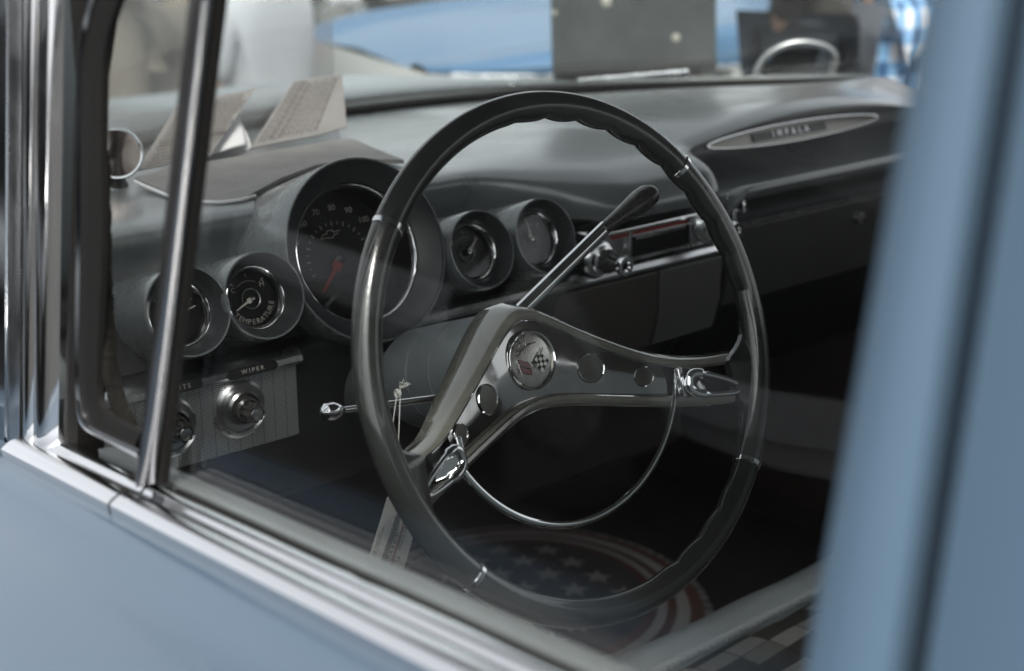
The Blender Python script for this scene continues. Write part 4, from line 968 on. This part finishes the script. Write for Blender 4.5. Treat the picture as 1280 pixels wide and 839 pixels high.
# ================================================================== BACKGROUND
WC = mat('far_tyre', (.02, .02, .02), .8)
def wheels(root, pos, r_):
    for x, y in pos:
        m_ = MB(); m_.lathe([(r_*.6, -.09), (r_*.95, -.09), (r_, -.05), (r_, .05), (r_*.95, .09), (r_*.6, .09)], V3(x, y, r_), XA, ZA, YA, n=32); o = m_.build('wheel', WC, root)
        m_ = MB(); m_.lathe([(0, .08), (r_*.3, .095), (r_*.6, .07), (r_*.62, -.07), (r_*.3, -.095), (0, -.08)], V3(x, y, r_), XA, ZA, YA, n=32); m_.build('hubcap', CHROME_DULL, o)
def classic(name, loc, rz, L, prof_top, body, lower, label, roofcol, split=.70, tail=None, roof=(1.5, 3.6, 1.40)):
    """car along local +x; prof_top = [(x, z)] of bonnet / boot line"""
    root = tag(empty(name, loc, rz), label, 'car'); xs = [p[0] for p in prof_top]; zs = [p[1] for p in prof_top]
    Wd = .92
    def sec(x, lo, hi):
        e_ = min(x, L-x)/.35; k = min(1, max(.0, e_))**.5; w_ = Wd*(.72+.28*k); zt = interp(x, xs, zs); zz = lo+(zt-lo)*1
        return w_, zt, k
    up = MB(); G = []
    for i in range(49):
        x = L*i/48; w_, zt, k = sec(x, 0, 0); s_ = split-.01*x
        G.append([V3(x, yy*w_, z) for yy, z in [(-1.0, s_), (-1.01, s_+(zt-s_)*.45), (-.985, s_+(zt-s_)*.8), (-.93, zt-.005), (-.84, zt), (-.75, zt-.025), (-.5, zt-.02), (0, zt-.005), (.5, zt-.02), (.75, zt-.025), (.84, zt), (.93, zt-.005), (.985, s_+(zt-s_)*.8), (1.01, s_+(zt-s_)*.45), (1.0, s_)]])
    up.grid(G); ub = up.build('upper_body', body, root)
    lw = MB(); G = []
    for i in range(49):
        x = L*i/48; w_, zt, k = sec(x, 0, 0); s_ = split-.01*x
        G.append([V3(x, yy*w_, z) for yy, z in [(-1.0, s_), (-1.02, s_-.08), (-1.03, .45), (-.98, .28), (-.85, .24), (.85, .24), (.98, .28), (1.03, .45), (1.02, s_-.08), (1.0, s_)]])
    lw.grid(G); lw.f.append(tuple(range(10))); lw.f.append(tuple(range(480, 490))); lw.mi += [0, 0]
    lb = lw.build('lower_body', lower, root)
    for s_ in (-1, 1):
        q_ = MB(); q_.tube([V3(x, s_*(Wd*(.72+.28*min(1, max(0, min(x, L-x)/.35))**.5))+s_*.004, split-.01*x) for x in np.linspace(.05, L-.05, 30)], .011, n=8); q_.build('side_moulding', CHROME_DULL, ub)
    wheels(root, [(L*.19, -.86), (L*.19, .86), (L*.80, -.86), (L*.80, .86)], .34)
    a, b, zr = roof
    rf = MB(); G = []
    for x, z, w_ in [(a, .88, .80), (a+.45, zr-.04, .62), (a+.8, zr, .60), (b-.6, zr, .60), (b-.35, zr-.05, .60), (b, .9, .78)]:
        G.append([V3(x, -w_, z), V3(x, -w_*.9, z+.012), V3(x, 0, z+.03), V3(x, w_*.9, z+.012), V3(x, w_, z)])
    rf.grid(G[1:-1]); rr_ = rf.build('roof', roofcol, root)
    gl = MB()
    for s_ in (-1, 1):
        gl.add([V3(a, s_*.80, .88), V3(a+.45, s_*.62, zr-.045), V3(b-.35, s_*.60, zr-.055), V3(b, s_*.78, .9)], [(0, 1, 2, 3)])
    gl.add([V3(a, -.8, .88), V3(a, .8, .88), V3(a+.45, .62, zr-.045), V3(a+.45, -.62, zr-.045)], [(0, 1, 2, 3)]); gl.add([V3(b, -.78, .9), V3(b, .78, .9), V3(b-.35, .6, zr-.055), V3(b-.35, -.6, zr-.055)], [(0, 1, 2, 3)])
    gl.build('windows', mat('far_glass', (.03, .035, .04), .08, 0, spec=.8), root, smooth=False)
    for xx in (-.03, L+.03):
        q_ = MB(); q_.tube([V3(xx+(.12 if xx < 0 else -.12), -.90, .45), V3(xx, -.75, .45), V3(xx, .75, .45), V3(xx+(.12 if xx < 0 else -.12), .90, .45)], .06, n=12, flat=.7); q_.build('bumper', CHROME, root)
    if tail:
        for s_ in (-1, 1):
            q_ = MB(); q_.lathe([(0, .05), (.04, .04), (.055, 0), (.055, -.05)], V3(.02, s_*.62, split-.06), YA, ZA, -XA, n=20); q_.build('tail_light', tail, root)
    return root
# the blue and white car across the way: tail at left
pt = CAM+ray(436, 70)*4.6; ph = CAM+ray(985, 85)*5.4
dx = ph-pt; rz = math.atan2(dx[1], dx[0])
classic('parked_car', (pt[0]+.55, pt[1]+.75, 0), rz, 5.2, [(0, .71), (.3, .76), (.8, .805), (1.6, .845), (3.4, .87), (4.4, .85), (5.0, .80), (5.2, .7)],
        mat('mid_blue_paint', (.070, .150, .26), .35, coat=.2), mat('old_white_paint', (.66, .66, .64), .4, coat=.2), 'blue and white classic car parked across the way, beyond the dark board', mat('white_roof_paint', (.6, .6, .58), .3, coat=.4), split=.685, tail=mat('red_lamp', (.22, .03, .02), .25), roof=(2.2, 4.0, 1.40))
p = CAM+ray(560, 0)*11
classic('parked_car', (p[0]-1.2, p[1]+1.4, 0), R(-30), 4.8, [(0, .75), (.4, .85), (2, .9), (4.2, .9), (4.8, .75)], mat('grey_green_paint', (.10, .12, .11), .3, coat=.4), mat('dark_lower', (.05, .05, .05), .5), 'dark grey car with bright hubcaps, farthest back at the top of the view', mat('dark_roof', (.05, .05, .05), .4), split=.55, roof=(1.3, 3.6, 1.4))
p = CAM+ray(420, -10)*9
classic('parked_car', (p[0]-4.4, p[1]+2.6, 0), R(-32), 4.6, [(0, .7), (.4, .8), (2, .85), (4.2, .86), (4.6, .75)], mat('green_paint', (.06, .16, .12), .3, coat=.4), mat('green_lower', (.03, .07, .055), .5), 'green car standing far behind the seated person in the white shirt', mat('green_roof', (.05, .12, .09), .4), split=.6, roof=(1.3, 3.6, 1.4))

classic('parked_car', (-3.28, .45, 0), R(90), 4.9, [(0, .74), (.4, .84), (2, .9), (4.2, .9), (4.9, .75)], mat('matt_black_paint', (.012, .012, .013), .5, spec=.25), mat('pale_lower_paint', (.78, .79, .79), .5), 'added black car with pale lower sides, out of view, mirrored in the window glass', mat('black_roof', (.012, .012, .013), .5, spec=.25), split=.43, roof=(1.4, 3.8, 1.42))  # added car, unseen directly; gives the window glass dark and pale reflections
# dark board on a stand beyond the windshield
bt_ = 3.35
def bp(px, py, t=bt_): return onp(px, py, CAM+ray(790, 60)*bt_, (math.sin(PSI+.08), math.cos(PSI+.08), .05))
bc = bp(790, 60); brd = tag(empty('display_board', (bc[0], bc[1], 0)), 'dark grey upright board on two legs with a slotted bar along its bottom', 'board'); B0 = V3(bc[0], bc[1], 0)
def slab(name, pix, m, parent, th=.03, off=0, bevel=.003, base=B0):
    nn = V3(math.sin(PSI+.08), math.cos(PSI+.08), .05); P = [bp(*q_)-base+nn*off for q_ in pix]; n_ = len(P)
    mb = MB(); mb.add(P+[q_+nn*th for q_ in P], [tuple(range(n_)), tuple(range(2*n_-1, n_-1, -1))]+[(i, (i+1) % n_, n_+(i+1) % n_, n_+i) for i in range(n_)]); return mb.build(name, m, parent, smooth=False, bevel=bevel)
BRD = mat('charcoal_board', (.046, .050, .049), .55, var=.35, vscale=6)
slab('panel', [(681, -330), (893, -330), (896, 72), (690, 84)], BRD, brd)
dk = mat('board_slot_dark', (.015, .014, .014), .7)
slab('bar', [(690, 84.5), (896, 72.5), (897, 118), (693, 120)], mat('bar_grey', (.04, .041, .04), .6), brd, .03)
slab('slot', [(700, 93), (795, 88), (795, 99), (700, 102)], dk, brd, .006, -.007, 0); slab('slot', [(804, 87), (878, 83), (878, 95), (804, 99)], dk, brd, .006, -.007, 0)
for px in (712, 872):
    a = bp(px, 118)-B0; mb = MB(); mb.tube([a+V3(.01, .02, 0), V3(a[0]+.03, a[1]+.06, 0)], .014, n=10); mb.build('leg', dk, brd)
mb = MB()
for px, py, rd in ((693, 16, .006), (845, 47, .010), (758, 2, .012)):
    q_ = bp(px, py)-B0-V3(math.sin(PSI+.08), math.cos(PSI+.08), .05)*.002; mb.lathe([(0, .003), (rd, 0)], q_, RGT, ZA, -FWD, n=14)
mb.build('pale_spots', mat('spot_cream', (.30, .29, .25), .5), brd)

# people
SKIN = mat('skin', (.36, .22, .16), .55, var=.06)
def skinned(name, chains, radii, m, parent):
    """chains: list of lists of joint ids; joints: dict id->(pos); radii id->r"""
    ids = {}; vs = []; es = []
    for ch in chains:
        for a, b in zip(ch[:-1], ch[1:]):
            for q_ in (a, b):
                if q_ not in ids: ids[q_] = len(vs); vs.append(J[q_])
            es.append((ids[a], ids[b]))
    me = bpy.data.meshes.new(name); me.from_pydata([tuple(map(float, v)) for v in vs], es, []); me.update()
    o = bpy.data.objects.new(name, me); C.objects.link(o); o.parent = parent; me.materials.append(m)
    sk = o.modifiers.new('skin', 'SKIN'); 
    for q_, i in ids.items():
        r_ = radii[q_]; me.skin_vertices[0].data[i].radius = (r_ if not hasattr(r_, '__len__') else r_[0], r_ if not hasattr(r_, '__len__') else r_[1])
        me.skin_vertices[0].data[i].use_root = (i == 0)
    sb = o.modifiers.new('sub', 'SUBSURF'); sb.levels = sb.render_levels = 2; sk.use_smooth_shade = True
    return o
def person(loc, rz, pose, shirt, trousers, label, haircol=(.05, .035, .025), sleeve='short', group=None):
    global J
    root = tag(empty('person', loc, rz), label, 'person')
    sit = pose == 'sit'
    hp = .50 if sit else .93
    J = {'pel': V3(0, 0, hp), 'bel': V3(0, .0, hp+.16), 'che': V3(0, .01, hp+.36), 'nk0': V3(0, .0, hp+.52), 'nk1': V3(0, .02, hp+.60)}
    for s_, n_ in ((-1, 'l'), (1, 'r')):
        J['hip'+n_] = V3(s_*.09, 0, hp-.04)
        if sit: J['kn'+n_] = V3(s_*.13, .42, hp+.0); J['an'+n_] = V3(s_*.13, .40, .08); J['to'+n_] = V3(s_*.14, .58, .04)
        else: J['kn'+n_] = V3(s_*.11, .03, .49); J['an'+n_] = V3(s_*.12, 0, .08); J['to'+n_] = V3(s_*.14, .17, .035)
        J['sh'+n_] = V3(s_*.19, 0, hp+.47)
        bendy = pose in ('sit', 'hands'); pocket = pose == 'pockets'
        J['el'+n_] = V3(s_*.25, .02 if not bendy else .02, hp+.20)
        J['wr'+n_] = V3(s_*.24, .06, hp-.04) if not bendy else V3(s_*.16, .22, hp+.12)
        J['ha'+n_] = J['wr'+n_]+(V3(0, .02, -.09) if not bendy else V3(-s_*.04, .07, -.01))
    if pocket:
        for s_, n_ in ((-1, 'l'), (1, 'r')): J['el'+n_] = V3(s_*.27, -.05, hp+.20); J['wr'+n_] = V3(s_*.17, .05, hp+.04); J['ha'+n_] = V3(s_*.11, .05, hp-.05)
    rad = dict(pel=(.15, .11), bel=(.14, .10), che=(.16, .115), nk0=.075, nk1=.055)
    for n_ in 'lr': rad.update({'hip'+n_: .088, 'kn'+n_: .058, 'an'+n_: .042, 'to'+n_: .035, 'sh'+n_: .058, 'el'+n_: .043, 'wr'+n_: .028, 'ha'+n_: .034})
    J['hd0'] = J['nk1']+V3(0, .02, .07); J['hd1'] = J['nk1']+V3(0, .03, .17); rad['hd0'] = (.072, .085); rad['hd1'] = (.075, .09)
    J['no'] = J['nk1']+V3(0, .14, .09); rad['no'] = .012
    chains = [['pel', 'bel', 'che', 'nk0', 'nk1', 'hd0', 'hd1'], ['hd0', 'no']]+[[a+n_ if i else a for i, a in enumerate(c_)] for n_ in 'lr' for c_ in (['pel', 'hip', 'kn', 'an', 'to'], ['che', 'sh', 'el', 'wr', 'ha'])]
    skinned('body', chains, rad, SKIN, root)
    # fingers
    for n_ in ('' if pocket else 'lr'):
        mb = MB(); b_ = J['ha'+n_]; d_ = J['ha'+n_]-J['wr'+n_]; d_ /= np.linalg.norm(d_); sd_ = np.cross(d_, [1, 0, .1]); sd_ /= np.linalg.norm(sd_)
        for k in range(4):
            o_ = b_+sd_*(k-1.5)*.017; l_ = (.06, .07, .066, .05)[k]; mb.tube([o_, o_+d_*l_*.5+V3(0, .004, 0), o_+d_*l_+V3(0, .014, -.004)], [.009, .008, .006], n=8)
        mb.tube([b_-d_*.02+sd_*.03, b_+sd_*.05+d_*.01, b_+sd_*.055+d_*.035], [.011, .009, .007], n=8); mb.build('fingers', SKIN, root)
    r2 = {k: (tuple(x*1.10+.006 for x in v) if hasattr(v, '__len__') else v*1.14+.010) for k, v in rad.items()}
    J['mid'] = V3(0, 0, hp-.13); r2['mid'] = (.185, .145)
    arms = [['che', 'sh'+n_, 'el'+n_]+(['wr'+n_] if sleeve == 'long' else []) for n_ in 'lr']
    if sleeve == 'short':
        for n_ in 'lr': J['cf'+n_] = J['sh'+n_]*.25+J['el'+n_]*.75; r2['cf'+n_] = .062
        arms = [['che', 'sh'+n_, 'cf'+n_] for n_ in 'lr']
    skinned('shirt', [['mid', 'bel', 'che', 'nk0']]+arms, r2, shirt, root)
    skinned('trousers', [['pel', 'hip'+n_, 'kn'+n_, 'an'+n_] for n_ in 'lr'], r2, trousers, root)
    hc = J['hd1']; mb = MB(); mb.lathe([(0, .085), (.05, .075), (.085, .03), (.090, -.02), (.080, -.07), (.06, -.10)], hc+V3(0, -.025, .015), XA, YA, ZA, n=24); mb.build('hair', mat('hair', haircol, .7), root)
    mb = MB()
    for s_ in (-1, 1):
        mb.lathe([(0, .012), (.010, .008), (.013, 0)], J['nk1']+V3(s_*.03, .112, .115), XA, ZA, YA, n=12)
    mb.build('eyes', BLACK, root)
    mb = MB(); mb.tube([J['nk1']+V3(x, .118-abs(x)*.3, .05) for x in (-.025, 0, .025)], .005, n=8); mb.build('mouth', mat('lips', (.30, .12, .10), .5), root)
    return root
JEANS = mat('denim', (.05, .075, .12), .8, var=.2, vscale=60)
p = CAM+ray(322, 60)*4.2
sp_ = person((p[0], p[1], 0), R(25), 'sit', mat('white_tee', (.60, .62, .66), .85, var=.04), mat('grey_shorts', (.20, .20, .20), .8), 'person in a white T-shirt seated on a folding chair beyond the bonnet')
# folding chair under the seated person
ch = tag(empty('folding_chair', (p[0], p[1], 0), R(25)), 'dark folding chair under the person in the white T-shirt', 'chair')
mb = MB(); mb.box((0, .10, .38), (.46, .46, .03)); mb.build('seat', BRD, ch, bevel=.01)
mb = MB(); mb.box((0, -.17, .60), (.44, .02, .16)); mb.build('backrest', BRD, ch, bevel=.008)
for s_ in (-1, 1):
    mb = MB(); mb.tube([(s_*.22, .30, 0), (s_*.22, -.17, .70)], .012); mb.build('leg', dk, ch)
    mb = MB(); mb.tube([(s_*.20, -.20, 0), (s_*.20, .28, .35)], .012); mb.build('leg', dk, ch)
p = CAM+ray(175, 60)*4.6
person((p[0]-.02, p[1], 0), R(-150), 'hands', mat('grey_shirt', (.22, .24, .26), .85, var=.35, vscale=20), mat('tan_trousers', (.22, .19, .15), .8), 'person in grey standing beyond the bonnet, seen through the small vent window', sleeve='short')
p = CAM+ray(1012, 60)*4.1
person((p[0], p[1], 0), R(25), 'pockets', mat('dark_brown_jacket', (.030, .026, .022), .8, var=.5, vscale=8), mat('dark_navy_trousers', (.022, .027, .038), .8), 'person in a dark brown jacket and dark trousers behind the far side mirror', sleeve='long')
p = CAM+ray(1128, 60)*4.7
def plaid():
    m = mat('blue_white_plaid', (.5, .5, .5), .85); n = m.node_tree.nodes; l = m.node_tree.links; pb = n['Principled BSDF']
    tc = n.new('ShaderNodeTexCoord'); sx = n.new('ShaderNodeSeparateXYZ'); l.new(tc.outputs['Object'], sx.inputs[0])
    out = []
    for s_, per in (('X', .075), ('Z', .11)):
        a = n.new('ShaderNodeMath'); a.operation = 'DIVIDE'; a.inputs[1].default_value = per; l.new(sx.outputs[s_], a.inputs[0])
        f = n.new('ShaderNodeMath'); f.operation = 'FRACT'; l.new(a.outputs[0], f.inputs[0]); g_ = n.new('ShaderNodeMath'); g_.operation = 'GREATER_THAN'; g_.inputs[1].default_value = .55; l.new(f.outputs[0], g_.inputs[0]); out.append(g_)
    ad = n.new('ShaderNodeMath'); ad.operation = 'ADD'; l.new(out[0].outputs[0], ad.inputs[0]); l.new(out[1].outputs[0], ad.inputs[1])
    hv = n.new('ShaderNodeMath'); hv.operation = 'MULTIPLY'; hv.inputs[1].default_value = .5; l.new(ad.outputs[0], hv.inputs[0])
    r = n.new('ShaderNodeValToRGB'); r.color_ramp.elements[0].color = (.55, .57, .60, 1); r.color_ramp.elements[1].color = (.02, .07, .16, 1); e_ = r.color_ramp.elements.new(.5); e_.color = (.16, .32, .52, 1)
    l.new(hv.outputs[0], r.inputs[0]); l.new(r.outputs[0], pb.inputs['Base Color']); return m
person((p[0], p[1], 0), R(160), 'pockets', plaid(), bpy.data.materials['blue_white_plaid'], 'person in blue and white checked clothes beside the door pillar', sleeve='long')
